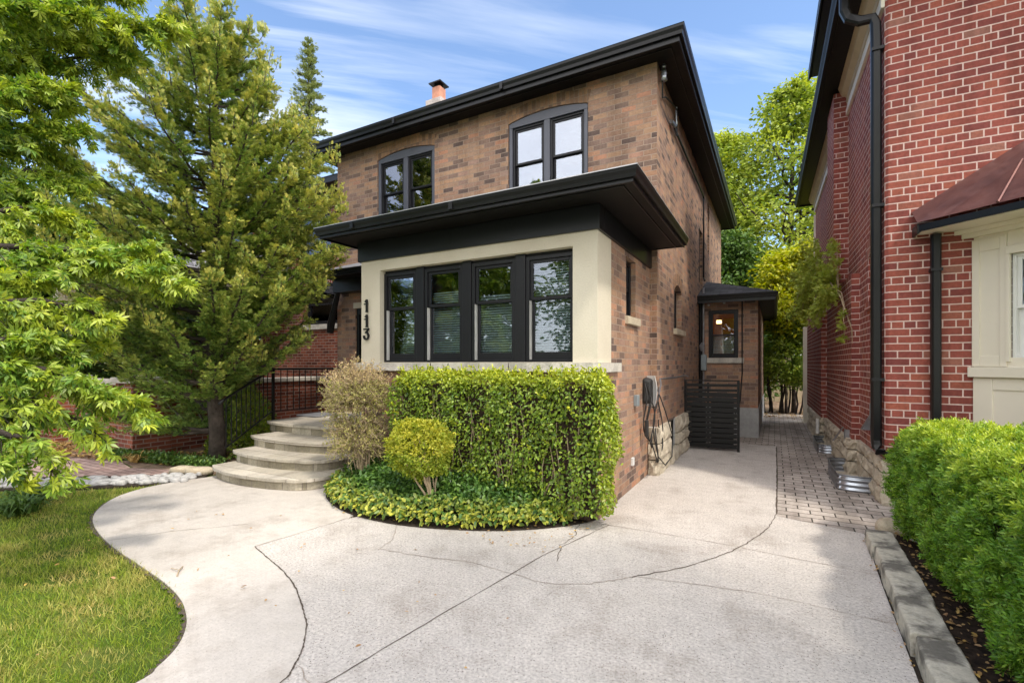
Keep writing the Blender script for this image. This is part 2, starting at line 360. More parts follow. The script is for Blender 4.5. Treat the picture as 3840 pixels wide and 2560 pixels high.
mp = wn('Mapping'); mp.inputs['Scale'].default_value = (.42, 2.9, 1); mp.inputs['Location'].default_value = (.35, .55, 0)
nt.links.new(mp0.outputs[0], mp.inputs[0])
nz = wn('TexNoise', i_Scale=1.5, i_Detail=9., i_Roughness=.56, i_Distortion=.5); nt.links.new(mp.outputs[0], nz.inputs['Vector'])
nz2 = wn('TexNoise', i_Scale=.55, i_Detail=3., i_Roughness=.5); nt.links.new(cx.outputs[0], nz2.inputs['Vector'])
cr = wn('ValToRGB'); cr.color_ramp.elements[0].position = .5; cr.color_ramp.elements[1].position = .72; nt.links.new(nz.outputs['Fac'], cr.inputs[0])
cr2 = wn('ValToRGB'); cr2.color_ramp.elements[0].position = .38; cr2.color_ramp.elements[1].position = .6; nt.links.new(nz2.outputs['Fac'], cr2.inputs[0])
cf = wm('MULTIPLY', wm('MULTIPLY', cr.outputs[0], cr2.outputs[0]), .8)
cm = wn('MixRGB'); nt.links.new(cf, cm.inputs[0]); nt.links.new(sky.outputs[0], cm.inputs[1]); cm.inputs[2].default_value = (4.6, 4.8, 5.2, 1)
vd = wn('VectorMath', operation='DOT_PRODUCT'); nt.links.new(tc.outputs['Generated'], vd.inputs[0]); vd.inputs[1].default_value = (.62, -.70, .36)  # added bank of bright cloud behind the camera, for soft frontal fill
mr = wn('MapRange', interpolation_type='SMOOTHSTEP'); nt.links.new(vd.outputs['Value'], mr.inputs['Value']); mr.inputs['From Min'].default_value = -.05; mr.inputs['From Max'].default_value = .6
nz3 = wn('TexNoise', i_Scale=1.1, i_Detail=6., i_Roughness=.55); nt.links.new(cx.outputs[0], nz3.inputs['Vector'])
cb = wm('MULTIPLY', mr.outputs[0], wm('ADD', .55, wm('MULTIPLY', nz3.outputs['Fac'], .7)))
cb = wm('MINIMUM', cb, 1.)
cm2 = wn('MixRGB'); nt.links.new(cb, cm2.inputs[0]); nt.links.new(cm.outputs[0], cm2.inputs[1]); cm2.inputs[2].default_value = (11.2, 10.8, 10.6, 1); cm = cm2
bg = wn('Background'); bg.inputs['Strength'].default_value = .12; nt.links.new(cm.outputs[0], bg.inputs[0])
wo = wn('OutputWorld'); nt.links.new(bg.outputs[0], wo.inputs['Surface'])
sl = bpy.data.lights.new('sun', 'SUN'); sl.energy = 1.25; sl.angle = rad(5); sl.color = (1, .92, .80)
so = bpy.data.objects.new('sun', sl); COL.objects.link(so)
sd = Vector((math.sin(rad(SUN_AZ)) * math.cos(rad(SUN_EL)), math.cos(rad(SUN_AZ)) * math.cos(rad(SUN_EL)), math.sin(rad(SUN_EL))))
so.rotation_euler = sd.to_track_quat('Z', 'Y').to_euler(); so.location = (8, -4, 15)
cam = bpy.data.cameras.new('camera'); co_ = bpy.data.objects.new('camera', cam); COL.objects.link(co_); sc.camera = co_
cam.sensor_width = 36; cam.lens = 36 * 1097 / 2352; cam.shift_y = 51 / 2352; cam.clip_end = 2000; cam.clip_start = .05
co_.location = (0, 0, 1.6); co_.rotation_euler = (rad(90), 0, rad(28.8))
sc.view_settings.view_transform = 'Standard'; sc.view_settings.look = 'None'; sc.view_settings.exposure = 1.36; sc.view_settings.gamma = 1
sc.render.engine = 'CYCLES'; sc.cycles.max_bounces = 8; sc.cycles.transparent_max_bounces = 12
V3 = Vector

# ------------------------------------------------------------------ ground
def struct(name, mb, mat, parent=None, **k):
    o = mb.build(name, mat, parent, **k); o['kind'] = 'structure'; return o
def smooth_line(pts, n=6):
    out = []; P = [V3((*p, 0)) for p in pts]
    for i in range(len(P) - 1):
        p0 = P[max(i - 1, 0)]; p1 = P[i]; p2 = P[i + 1]; p3 = P[min(i + 2, len(P) - 1)]
        for k in range(n):
            t = k / n; q = .5 * ((2 * p1) + (p2 - p0) * t + (2 * p0 - 5 * p1 + 4 * p2 - p3) * t * t + (3 * p1 - p0 - 3 * p2 + p3) * t ** 3); out.append((q.x, q.y))
    out.append(tuple(pts[-1])); return out
g = MB(); N_ = 24
g.poly([(-400, -400, -.03), (400, -400, -.03), (400, 400, -.03), (-400, 400, -.03)]); struct('ground', g, M['ground'])
BED = smooth_line([(-4.91, 4.13), (-4.72, 3.95), (-4.4, 3.77), (-3.98, 3.63), (-3.51, 3.59), (-3.1, 3.64), (-2.68, 3.77), (-2.3, 3.95), (-1.96, 4.21), (-1.71, 4.5), (-1.6, 4.71)])
WALKL = smooth_line([(-7.02, 3.86), (-7.13, 3.44), (-7.12, 3.09), (-6.94, 2.75), (-6.6, 2.46), (-6.18, 2.24), (-5.66, 2.09), (-5.07, 1.98), (-4.4, 1.9), (-3.92, 1.84), (-3.57, 1.77), (-3.29, 1.67), (-3.09, 1.56), (-2.95, 1.44), (-2.86, 1.31), (-2.81, 1.19), (-2.8, .6), (-3.1, -.4), (-3.4, -3)])
J1 = smooth_line([(-3.99, 2.58), (-3.73, 2.5), (-3.33, 2.38), (-2.99, 2.24), (-2.69, 2.07), (-2.49, 1.94), (-2.32, 1.78), (-2.23, 1.66), (-2.17, 1.54), (-2.1, 1.1), (-2.2, .3), (-2.4, -1), (-2.6, -3)])
wl = WALKL + list(reversed(J1)) + [(-3.93, 3.04), (-3.87, 3.52)]
bi = [p for p in BED if p[0] < -3.9]
walk = wl + list(reversed(bi)) + [(-5.0, 4.4), (-5.0, 5.2), (-7.1, 5.2)]
struct('walkway', MB().prism(walk, -.06, 0), M['walk'])
drive = list(J1) + [(.55, -3), (.6, 1), (.635, 3.08), (.68, 4.26), (.74, 5.54), (.02, 5.74), (.03, 7.58), (.03, 10.6), (-1.7, 10.6), (-1.7, 4.71)] + list(reversed([p for p in BED if p[0] >= -3.9])) + [(-3.87, 3.52), (-3.93, 3.04)]
struct('driveway', MB().prism(drive, -.06, .0), M['drive'])
pv = [(.02, 5.75), (.74, 5.55), (.8, 5.3), (1.6, 5.3), (1.6, 7), (1.4, 17.6), (-1.5, 17.6), (-1.5, 10.61), (.04, 10.61), (.04, 7.58)]
struct('paver_path', MB().prism(pv, -.06, -.003), M['paver'])
pk = [(-20, -.5), (-12, 1.25), (-9.6, 2.28), (-8.6, 3.0), (-7.85, 3.55), (-7.9, 3.9), (-8.7, 3.62), (-9.3, 3.75), (-10.4, 3.55), (-12.5, 2.95), (-20, 1.2)]
struct('neighbour_path', MB().prism(pk, -.06, -.004), M['pink_paver'])
struct('leaf_strewn_bed', MB().prism([(-20, 1.25), (-12.5, 3.0), (-10.4, 3.6), (-9.3, 3.8), (-8.7, 3.67), (-7.9, 3.95), (-7.2, 4.0), (-7.2, 8.6), (-20, 8.6)], -.06, -.012), M['litter_ground'])
struct('planting_bed', MB().prism(list(BED) + [(-1.65, 4.9), (-5.0, 4.9)], -.05, .012), M['soil'])
struct('mulch_bed', MB().prism([(.8, -3), (2.9, -3), (2.9, 6.7), (1.15, 6.7), (1.0, 5.6), (.86, 5.0), (.84, 3.0)], -.06, .05), M['mulch'])
struct('soil_strip', MB().prism([(.5, -3), (.9, -3), (.9, 5.5), (.66, 5.5), (.6, 3)], -.055, -.006), M['soil'])
struct('backyard_soil', MB().prism([(-9, 17.7), (6, 17.7), (9, 34), (-14, 34)], -.06, -.01), M['litter_ground'])
struct('street', MB().prism([(-60, -14), (60, -14), (60, -7), (-60, -7)], -.06, -.005), plain('asphalt', (.06, .06, .062), .9, 0, .2, 5))
struct('pavement', MB().prism([(-60, -5), (60, -5), (60, -3.2), (-60, -3.2)], -.06, .004), M['walk'])
def ribbon(mb, pts, w, z=.004, jit=.006, sub=5):
    P = []
    for i in range(len(pts) - 1):
        for k in range(sub): t = k / sub; P.append(V3((pts[i][0] * (1 - t) + pts[i + 1][0] * t, pts[i][1] * (1 - t) + pts[i + 1][1] * t, z)))
    P.append(V3((*pts[-1], z))); Lf = []; Rt = []
    for i, p in enumerate(P):
        d = (P[min(i + 1, len(P) - 1)] - P[max(i - 1, 0)]).normalized(); n = V3((-d.y, d.x, 0)); q = p + n * R_.uniform(-jit, jit); ww = w * R_.uniform(.5, 1.4) / 2
        Lf.append(q + n * ww); Rt.append(q - n * ww)
    for i in range(len(P) - 1): mb.quad(Rt[i], Rt[i + 1], Lf[i + 1], Lf[i])
j = MB()
ribbon(j, J1[:56], .009, .004, .003, 2)
ribbon(j, [(-1.44, 4.62), (-1.69, 3.63), (-1.87, 2.4), (-1.97, 1.65), (-2.1, .5)], .006, .004, .004, 9)
ribbon(j, [(.03, 10.4), (.03, 7.58), (.02, 5.81)], .014, .004, .004, 16)
ribbon(j, smooth_line([(.02, 5.81), (-.07, 5.23), (-.26, 4.62), (-.55, 4.05), (-.94, 3.57)]), .008, .004, .008, 2)
ribbon(j, [(-1.71, 4.5), (-1.63, 4.2), (-1.65, 3.9), (-1.55, 3.56)], .006, .004, .02, 6)
struct('driveway_joint', j, M['joint'])
j = MB()
ribbon(j, smooth_line([(-.94, 3.57), (-1.2, 3.3), (-1.47, 3.16)]), .006, .004, .01, 3)
ribbon(j, [(-1.46, 4.61), (-.44, 4.62), (.7, 4.5)], .006, .004, .006, 10)
ribbon(j, [(-3.99, 2.58), (-3.93, 3.04), (-3.87, 3.52)], .007, .004, .006, 6)
ribbon(j, [(-3.0, 3.06), (-2.64, 3.1), (-2.15, 3.22), (-1.47, 3.16)], .006, .004, .012, 8)
ribbon(j, [(-3.3, 3.62), (-3.05, 3.3), (-3.0, 3.06)], .006, .004, .012, 5)
ribbon(j, [(-5.3, 2.0), (-5.0, 2.5), (-4.6, 2.9)], .005, .004, .012, 5)
ribbon(j, [(.64, 3.7), (-.1, 3.75), (-.9, 3.6)], .005, .004, .008, 8)
ribbon(j, [(-2.22, 1.68), (-2.05, 1.6), (-1.97, 1.65)], .005, .004, .01, 4)
struct('surface_crack', j, M['crack'])
struct('ground_edge', (lambda m: (ribbon(m, WALKL[:98], .05, -.008, .012, 2), m)[1])(MB()), M['joint'])

# ------------------------------------------------------------------ wall helpers
def wall(mb, fr, u0, u1, z0, z1, holes=(), th=.22, rev=.11):
    O, ux, inn = fr
    P = lambda u, z, d=0: O + ux * u + inn * d + V3((0, 0, z))
    us = sorted({u0, u1, *[h[0] for h in holes], *[h[1] for h in holes]}); zs = sorted({z0, z1, *[h[2] for h in holes], *[min(h[3], z1) for h in holes]})
    for a, b in zip(us, us[1:]):
        for c, d in zip(zs, zs[1:]):
            um, zm = (a + b) / 2, (c + d) / 2
            if any(h[0] < um < h[1] and h[2] < zm < h[3] for h in holes): continue
            mb.quad(P(a, c), P(b, c), P(b, d), P(a, d)); mb.quad(P(a, c, th), P(a, d, th), P(b, d, th), P(b, c, th))
    for a, b, c, d, *arch in holes:
        mb.quad(P(a, c), P(a, d), P(a, d, th), P(a, c, th)); mb.quad(P(b, c), P(b, c, th), P(b, d, th), P(b, d))
        mb.quad(P(a, c), P(a, c, th), P(b, c, th), P(b, c))
        if not arch: mb.quad(P(a, d), P(b, d), P(b, d, th), P(a, d, th))
        else:
            sp = arch[0]; n = 14; pts = arc_pts(a, b, sp, d, n)
            for (ua, za), (ub, zb) in zip(pts, pts[1:]):
                mb.quad(P(ua, za), P(ub, zb), P(ub, d + 1e-4), P(ua, d + 1e-4)); mb.quad(P(ua, za), P(ua, za, th), P(ub, zb, th), P(ub, zb))
    mb.quad(P(u0, z1), P(u1, z1), P(u1, z1, th), P(u0, z1, th))
def arc_pts(a, b, sp, crown, n):
    h = max(crown - sp, 1e-3); c = (b - a) / 2; r = (c * c + h * h) / (2 * h); zc = crown - r; m = (a + b) / 2
    t = math.asin(min(1, c / r)); return [(m + r * math.sin(-t + 2 * t * i / n), zc + r * math.cos(-t + 2 * t * i / n)) for i in range(n + 1)]
def arch_band(name, fr, a, b, sp, crown, hgt, mat, parent, proud=.004):
    O, ux, inn = fr; P = lambda u, z, d: O + ux * u + inn * d + V3((0, 0, z)); mb = MB(); n = 24
    pts = arc_pts(a, b, sp, crown, n)
    m = (a + b) / 2; h = max(crown - sp, 1e-3); c = (b - a) / 2; r = (c * c + h * h) / (2 * h); zc = crown - r
    out = [(m + (u - m) * (r + hgt) / r, zc + (z - zc) * (r + hgt) / r) for u, z in pts]
    for i in range(n):
        (ua, za), (ub, zb) = pts[i:i + 2]; (uc, zc_), (ud, zd) = out[i + 1], out[i]
        mb.quad(P(ua, za, -proud), P(ub, zb, -proud), P(uc, zc_, -proud), P(ud, zd, -proud))
        mb.quad(P(ua, za, -proud), P(ua, za, .02), P(ub, zb, .02), P(ub, zb, -proud)); mb.quad(P(ud, zd, -proud), P(uc, zc_, -proud), P(uc, zc_, .02), P(ud, zd, .02))
    return mb.build(name, mat, parent)
def hung_window(parent, fr, u0, u1, z0, z1, meet, d0=.03, fw=.045, sw=.032, brail=.06, mat=None, glass=None, blind=None, liner=False, sashmat=None, curtain=False):
    mat = mat or M['black_soft']; glass = glass or M['glass']; sashmat = sashmat or mat
    f = MB(); f.fbox(fr, u0, u0 + fw, d0, d0 + .1, z0, z1); f.fbox(fr, u1 - fw, u1, d0, d0 + .1, z0, z1)
    f.fbox(fr, u0 + fw, u1 - fw, d0, d0 + .1, z1 - fw, z1); f.fbox(fr, u0 + fw, u1 - fw, d0, d0 + .1, z0, z0 + fw * .6)
    w_ = f.build('window', mat, parent, bevel=.004)
    a, b = u0 + fw, u1 - fw; zb = z0 + fw * .6; zt = z1 - fw
    for k, (d, c, e, br, tr) in enumerate(((d0 + .02, meet - .018, zt, .036, sw), (d0 + .055, zb, meet + .016, brail, .032))):
        s = MB(); s.fbox(fr, a, a + sw, d, d + .03, c, e); s.fbox(fr, b - sw, b, d, d + .03, c, e); s.fbox(fr, a + sw, b - sw, d, d + .03, e - tr, e); s.fbox(fr, a + sw, b - sw, d, d + .03, c, c + br)
        s.build('sash', sashmat, w_, bevel=.003)
        p = MB(); p.fbox(fr, a + sw - .004, b - sw + .004, d + .012, d + .018, c + br - .004, e - tr + .004); p.build('pane', glass, w_)
    if liner:
        s = MB(); s.fbox(fr, a, a + .006, d0 + .004, d0 + .054, zb, meet - .02); s.build('jamb_liner', M['white_strip'], w_)
    if blind:
        s = MB(); z = zb + .04
        while z < blind:
            O, ux, inn = fr; P = lambda u, dd, zz_: O + ux * u + inn * dd + V3((0, 0, zz_)); dd = d0 + .11
            s.quad(P(a + .01, dd, z), P(b - .01, dd, z), P(b - .01, dd + .02, z + .022), P(a + .01, dd + .02, z + .022)); z += .03
        s.build('blind', M['blind'], w_)
    if curtain:
        s = MB(); n = 24
        for i in range(n):
            ua = a + (b - a) * i / n; ub = a + (b - a) * (i + 1) / n; O, ux, inn = fr; dd = d0 + .22
            da = dd + .03 * math.sin(i * 1.9); db = dd + .03 * math.sin((i + 1) * 1.9)
            s.quad(O + ux * ua + inn * da + V3((0, 0, zb)), O + ux * ub + inn * db + V3((0, 0, zb)), O + ux * ub + inn * db + V3((0, 0, zt)), O + ux * ua + inn * da + V3((0, 0, zt)))
        s.build('curtain', M['curtain'], w_)
    return w_
def gutter(mb, pts, z0, z1, wdt=.1, side=1):
    """K-style eaves gutter along a horizontal polyline, wdt out from the line"""
    prof = [(0, z0), (wdt * .62, z0), (wdt * .72, z0 + (z1 - z0) * .35), (wdt * .95, z0 + (z1 - z0) * .7), (wdt, z1 - .008), (wdt * 1.04, z1), (wdt * .9, z1), (wdt * .88, z1 - .012), (0, z1 - .012)]
    rings = []
    for i, p in enumerate(pts):
        p = V3(p[:2]); d0 = (V3(pts[i][:2]) - V3(pts[i - 1][:2])).normalized() if i else None; d1 = (V3(pts[i + 1][:2]) - p).normalized() if i < len(pts) - 1 else None
        n0 = V3((d0.y, -d0.x)) * side if d0 else None; n1 = V3((d1.y, -d1.x)) * side if d1 else None
        if n0 and n1: n = (n0 + n1); n = n / max(.3, n.dot(n0)) 
        else: n = n0 or n1
        rings.append([(p.x + n.x * a, p.y + n.y * a, z) for a, z in prof])
    k = len(prof)
    for r in rings: pass
    base = len(mb.v)
    for r in rings: mb.v += r
    for i in range(len(rings) - 1):
        for a in range(k):
            b = (a + 1) % k; mb.f.append((base + i * k + a, base + (i + 1) * k + a, base + (i + 1) * k + b, base + i * k + b))
    mb.f.append(tuple(base + a for a in range(k))); mb.f.append(tuple(base + (len(rings) - 1) * k + a for a in reversed(range(k))))
def dspout(mb, pts, w_=.075, d_=.06):
    mb.tube(pts, w_ * .6, 4 if False else 8, True)

# ------------------------------------------------------------------ the brown brick house
HO = thing('brick_house', 'two storey brown brick house with black eaves and a cream stucco enclosed porch numbered 113', 'house', (-4.8, 7.11, 0))
FR = (V3((0, 7.11, 0)), V3((1, 0, 0)), V3((0, 1, 0)))        # front wall
SD = (V3((-1.5, 0, 0)), V3((0, 1, 0)), V3((-1, 0, 0)))       # driveway side wall
PF = (V3((0, 4.76, 0)), V3((1, 0, 0)), V3((0, 1, 0)))        # porch front
PS = (V3((-1.607, 0, 0)), V3((0, 1, 0)), V3((-1, 0, 0)))     # porch side
m = MB(); ZT = 5.99
UW = [(-3.982, -2.552, 4.3, 5.765, 5.672), (-6.994, -5.555, 4.3, 5.765, 5.672)]
wall(m, FR, -8.14, -1.5, -.05, ZT, UW + [(-7.61, -6.55, .6, 2.74)])
wall(m, SD, 7.11, 16.6, .68, ZT, [(8.47, 9.2, 2.2, 2.98, 2.86), (11.55, 12.12, 3.45, 4.68), (13.08, 13.45, 4.43, 5.72)])
wall(m, (V3((-8.14, 0, 0)), V3((0, 1, 0)), V3((1, 0, 0))), 7.11, 16.6, -.05, ZT); wall(m, (V3((0, 16.6, 0)), V3((1, 0, 0)), V3((0, -1, 0))), -8.14, -1.5, -.05, ZT)
m.build('wall', M['brown_brick'], HO)
for a, b, c, d, sp in UW: arch_band('arch', FR, a, b, sp, d, .2, M['brown_soldier'], HO)
arch_band('arch', SD, 8.47, 9.2, 2.86, 2.98, .2, M['brown_soldier'], HO)
# inner rooms so that the windows look into something
m = MB(); m.box(-8.0, -1.72, 7.4, 16.4, 3.2, 3.3); m.box(-8.0, -1.72, 9.6, 9.7, -.0, 5.9); m.build('interior', M['dark_room'], HO)
# upper double windows
for a, b, c, d, sp in UW:
    mid = (a + b) / 2; hd = MB(); n = 16; O, ux, inn = FR; pts = arc_pts(a + .012, b - .012, sp - .004, d - .012, n)
    P = lambda u, z, dd: O + ux * u + inn * dd + V3((0, 0, z))
    for (ua, za), (ub, zb) in zip(pts, pts[1:]):
        hd.quad(P(ua, 5.6, .012), P(ub, 5.6, .012), P(ub, zb, .012), P(ua, za, .012)); hd.quad(P(ua, 5.6, .012), P(ua, 5.6, .08), P(ub, 5.6, .08), P(ub, 5.6, .012))
    hd.build('window_head', M['head'] if 'head' in M else M['black_soft'], HO)
    cs = MB(); cs.fbox(FR, a + .012, a + .072, .014, .12, 4.31, 5.6); cs.fbox(FR, b - .072, b - .012, .014, .12, 4.31, 5.6); cs.fbox(FR, mid - .052, mid + .052, .014, .12, 4.31, 5.6)
    cs.build('window_casing', M['head'] if 'head' in M else M['black_soft'], HO, bevel=.006)
    for u0, u1 in ((a + .072, mid - .052), (mid + .052, b - .072)):
        hung_window(HO, FR, u0, u1, 4.32, 5.597, 4.985, .045, .035, .035, .05, glass=M['glass_hi'])
hung_window(HO, SD, 8.48, 9.19, 2.21, 2.97, 2.55, .09)
hung_window(HO, SD, 11.56, 12.11, 3.46, 4.67, 4.05, .06); hung_window(HO, SD, 13.09, 13.44, 4.44, 5.71, 5.05, .06)
for q in ((-1.62, -1.44, 8.4, 9.3, 2.1, 2.198), (-1.72, -1.56, 5.8, 6.4, 2.09, 2.188)): MB().box(*q).build('window_sill', M['tan_rock'], HO, bevel=.008)
# front door in the recess beside the porch
m = MB(); m.fbox(FR, -7.61, -7.54, .03, .16, .6, 2.74); m.fbox(FR, -6.62, -6.55, .03, .16, .6, 2.74); m.fbox(FR, -7.54, -6.62, .03, .16, 2.62, 2.74); m.build('door_frame', M['black'], HO, bevel=.004)
dr = MB(); dr.fbox(FR, -7.54, -7.42, .09, .14, .6, 2.62); dr.fbox(FR, -6.74, -6.62, .09, .14, .6, 2.62); dr.fbox(FR, -7.42, -6.74, .09, .14, .6, .95); dr.fbox(FR, -7.42, -6.74, .09, .14, 2.48, 2.62); dr.fbox(FR, -7.42, -6.74, .09, .14, 1.5, 1.58)
dr = dr.build('door', M['black_soft'], HO, bevel=.004)
p = MB(); p.fbox(FR, -7.42, -6.74, .11, .12, .95, 1.5); p.fbox(FR, -7.42, -6.74, .11, .12, 1.58, 2.48); p.build('pane', M['glass'], dr)
h = MB(); h.tube([(-6.69, 7.18, 1.55), (-6.69, 7.14, 1.55), (-6.8, 7.14, 1.55)], .012); h.build('handle', M['galv'], dr)
m = MB(); m.fbox(FR, -7.66, -6.5, -.012, .1, 2.742, 2.86); m.build('door_lintel', M['stucco'], HO)
# porch brickwork
m = MB(); AW = (5.85, 6.31, 2.19, 2.93)
wall(m, PF, -4.98, -1.607, -.05, 1.51); wall(m, PS, 4.76, 7.11, -.05, 1.51, th=.2)
wall(m, PS, 5.235, 7.11, 1.51, 3.24, [AW], th=.2); wall(m, (V3((-4.98, 0, 0)), V3((0, 1, 0)), V3((1, 0, 0))), 4.98, 7.11, -.05, 3.24)
m.box(-1.7, -1.578, 4.732, 5.385, -.05, 1.509); m.box(-2.0, -1.6, 4.729, 4.9, -.05, 1.507)
m.build('porch_wall', M['brown_brick'], HO)
hung_window(HO, PS, 5.86, 6.30, 2.2, 2.92, 2.56, .06)
m = MB(); wall(m, PF, -4.98, -1.607, 1.611, 3.2, [(-4.64, -1.88, 1.618, 2.85)], th=.18); wall(m, PS, 4.76, 5.234, 1.611, 3.2, th=.18); m.build('stucco_surround', M['stucco'], HO)
# porch ledge in four stone lengths
xs = [-5.04, -3.72, -2.62, -1.545]
for i, (a, b) in enumerate(zip(xs, xs[1:])):
    m = MB(); n = 14; y1 = 4.9
    for k in range(n):
        ua, ub = a + .004 + (b - a - .008) * k / n, a + .004 + (b - a - .008) * (k + 1) / n
        ya = 4.675 + .006 * math.sin(k * 3.1 + i); yb = 4.675 + .006 * math.sin((k + 1) * 3.1 + i); za = 1.512 + .006 * math.sin(k * 2.3 + i * 2); zb = 1.512 + .006 * math.sin((k + 1) * 2.3 + i * 2)
        m.quad((ua, ya, za), (ub, yb, zb), (ub, yb + .008, 1.61), (ua, ya + .008, 1.61)); m.quad((ua, ya + .008, 1.61), (ub, yb + .008, 1.61), (ub, y1, 1.61), (ua, y1, 1.61)); m.quad((ua, ya, za), (ua, y1, za), (ub, y1, zb), (ub, yb, zb))
    m.quad((a + .004, 4.68, 1.512), (a + .004, 4.68, 1.61), (a + .004, y1, 1.61), (a + .004, y1, 1.512))
    if i == 2: m.box(-1.7, -1.54, 4.684, 5.42, 1.511, 1.609)
    m.build('porch_ledge', M['sill_stone'], HO)
# porch windows
m = MB()
for a, b in ((-4.066, -3.945), (-3.345, -3.22), (-2.61, -2.48)): m.fbox(PF, a, b, .06, .2, 1.62, 2.848)
m.fbox(PF, -4.639, -1.881, .1, .2, 2.815, 2.849); m.build('mullion', M['black_soft'], HO, bevel=.006)
for i, (a, b) in enumerate(((-4.638, -4.068), (-3.943, -3.347), (-3.218, -2.612), (-2.478, -1.882))):
    hung_window(HO, PF, a, b, 1.62, 2.813, 2.335, .075, .045, .036, .085, blind=(2.75, 2.5, 2.42, 2.75)[i], liner=True)
m = MB(); m.box(-4.8, -1.8, 6.6, 6.65, .3, 3.1); m.box(-4.8, -1.8, 5.0, 6.6, .6, .65); m.build('porch_interior', M['dark_room'], HO)
for q in ((-4.79, -4.72, 5.0, 6.5, 1.5, 3.0), (-1.9, -1.85, 5.0, 5.6, 1.7, 2.9)): MB().box(*q).build('interior_trim', M['orange_room'], HO)
# frieze, porch eaves and roof
m = MB(); m.box(-5.02, -1.575, 4.728, 4.9, 2.99, 3.245); m.box(-1.75, -1.574, 4.9, 7.108, 2.991, 3.244); m.box(-5.02, -4.9, 4.9, 7.1, 2.992, 3.243); m.build('frieze', M['frieze'], HO, bevel=.003)
m = MB(); m.box(-3.452, -3.448, 4.726, 4.73, 2.992, 3.243); m.build('frieze_joint', M['black'], HO)
m = MB(); m.box(-5.2, -1.12, 4.27, 7.1, 3.25, 3.262); m.build('porch_soffit', M['soffit'], HO)
m = MB(); m.box(-5.215, -1.105, 4.255, 4.272, 3.225, 3.3); m.box(-1.122, -1.105, 4.272, 7.04, 3.226, 3.301); m.box(-5.215, -5.198, 4.272, 7.1, 3.226, 3.301)
m.box(-5.1, -1.22, 4.36, 4.375, 3.238, 3.25); m.box(-1.235, -1.22, 4.375, 7.0, 3.239, 3.251); m.box(-1.5, -1.105, 7.03, 7.05, 3.24, 3.33)
m.build('porch_fascia', M['black'], HO, bevel=.003)
m = MB(); gutter(m, [(-5.205, 7.1), (-5.205, 4.262), (-1.112, 4.262), (-1.112, 7.06)], 3.262, 3.352, .055, 1); m.build('porch_gutter', M['black'], HO)
m = MB(); m.box(-5.26, -1.055, 4.2, 4.3, 3.353, 3.362); m.box(-1.16, -1.054, 4.3, 7.06, 3.3535, 3.361); m.box(-5.262, -5.16, 4.3, 7.1, 3.3535, 3.361); m.build('drip_edge', M['drip'] if 'drip' in M else M['galv'], HO)
def hip(mb, x0, x1, y0, y1, z0, zr, yr, xa, xb):
    A, B, C, D = (x0, y0, z0), (x1, y0, z0), (x1, y1, z0), (x0, y1, z0); E, F = (xa, yr, zr), (xb, yr, zr)
    mb.poly([A, B, F, E]); mb.poly([B, C, F]); mb.poly([D, A, E]); 
    if yr < y1: mb.poly([C, D, E, F])
m = MB(); hip(m, -5.24, -1.07, 4.215, 7.1, 3.362, 4.0, 7.1, -4.1, -2.2); m.build('porch_roof', M['shingle'], HO)
# main eaves and roof
m = MB(); m.box(-8.5, -1.14, 6.755, 7.1, 5.985, 5.997); m.build('soffit', M['soffit'], HO)
m = MB(); m.box(-1.49, -1.14, 7.1, 17.0, 5.985, 5.997); m.box(-8.5, -8.15, 7.1, 17.0, 5.985, 5.997); m.box(-8.15, -1.49, 16.61, 17.0, 5.985, 5.997); m.build('side_soffit', M['soffit_side'], HO)
m = MB(); m.box(-8.52, -1.125, 6.74, 6.757, 5.955, 6.1); m.box(-1.142, -1.125, 6.757, 17.0, 5.956, 6.101); m.box(-8.52, -8.503, 6.757, 17.0, 5.956, 6.101); m.box(-8.5, -1.14, 16.99, 17.01, 5.956, 6.1)
m.box(-8.4, -1.25, 6.86, 6.875, 5.972, 5.985); m.box(-1.265, -1.25, 6.875, 16.9, 5.973, 5.986); m.build('fascia', M['black'], HO, bevel=.003)
m = MB(); gutter(m, [(-8.512, 17.0), (-8.512, 6.748), (-1.132, 6.748), (-1.132, 17.0), (-8.512, 17.0)], 6.03, 6.155, .075, 1); m.build('gutter', M['black'], HO)
m = MB(); hip(m, -8.53, -1.11, 6.73, 17.02, 6.16, 7.72, 11.8, -4.9, -4.7); m.build('roof', M['shingle'], HO)
ch = MB(); ch.box(-8.06, -7.66, 10.04, 10.44, 6.2, 8.42); ch.box(-8.11, -7.61, 9.99, 10.49, 8.42, 8.56); ch = ch.build('chimney', M['chim'], HO, bevel=.01)
m = MB(); m.box(-7.98, -7.72, 10.1, 10.36, 8.56, 8.93); m.build('flue', M['clay'], ch, bevel=.012)
m = MB(); m.box(-7.93, -7.77, 10.14, 10.3, 8.93, 9.03); hip(m, -8.04, -7.66, 10.03, 10.42, 9.03, 9.1, 10.22, -7.87, -7.83); m.box(-8.04, -7.66, 10.03, 10.42, 9.0, 9.029); m.build('chimney_cap', M['black'], ch)
# entry canopy beside the porch
m = MB(); m.box(-8.0, -5.0, 6.86, 7.1, 3.06, 3.33); m.build('canopy_frieze', M['frieze'], HO)
m = MB(); m.box(-8.08, -5.0, 6.46, 7.1, 3.331, 3.342); m.build('canopy_soffit', M['soffit'], HO)
m = MB(); gutter(m, [(-8.05, 7.1), (-8.05, 6.48), (-5.0, 6.48)], 3.345, 3.42, .05, 1); m.box(-8.06, -5.0, 6.465, 6.48, 3.31, 3.36); m.build('canopy_gutter', M['black'], HO)
m = MB(); m.poly([(-8.08, 6.44, 3.425), (-5.0, 6.44, 3.425), (-5.0, 7.1, 3.68), (-7.5, 7.1, 3.68)]); m.poly([(-8.08, 7.1, 3.425), (-8.08, 6.44, 3.425), (-7.5, 7.1, 3.68)]); m.box(-5.6, -5.25, 6.95, 7.1, 3.6, 3.72); m.build('canopy_roof', M['cup'], HO)
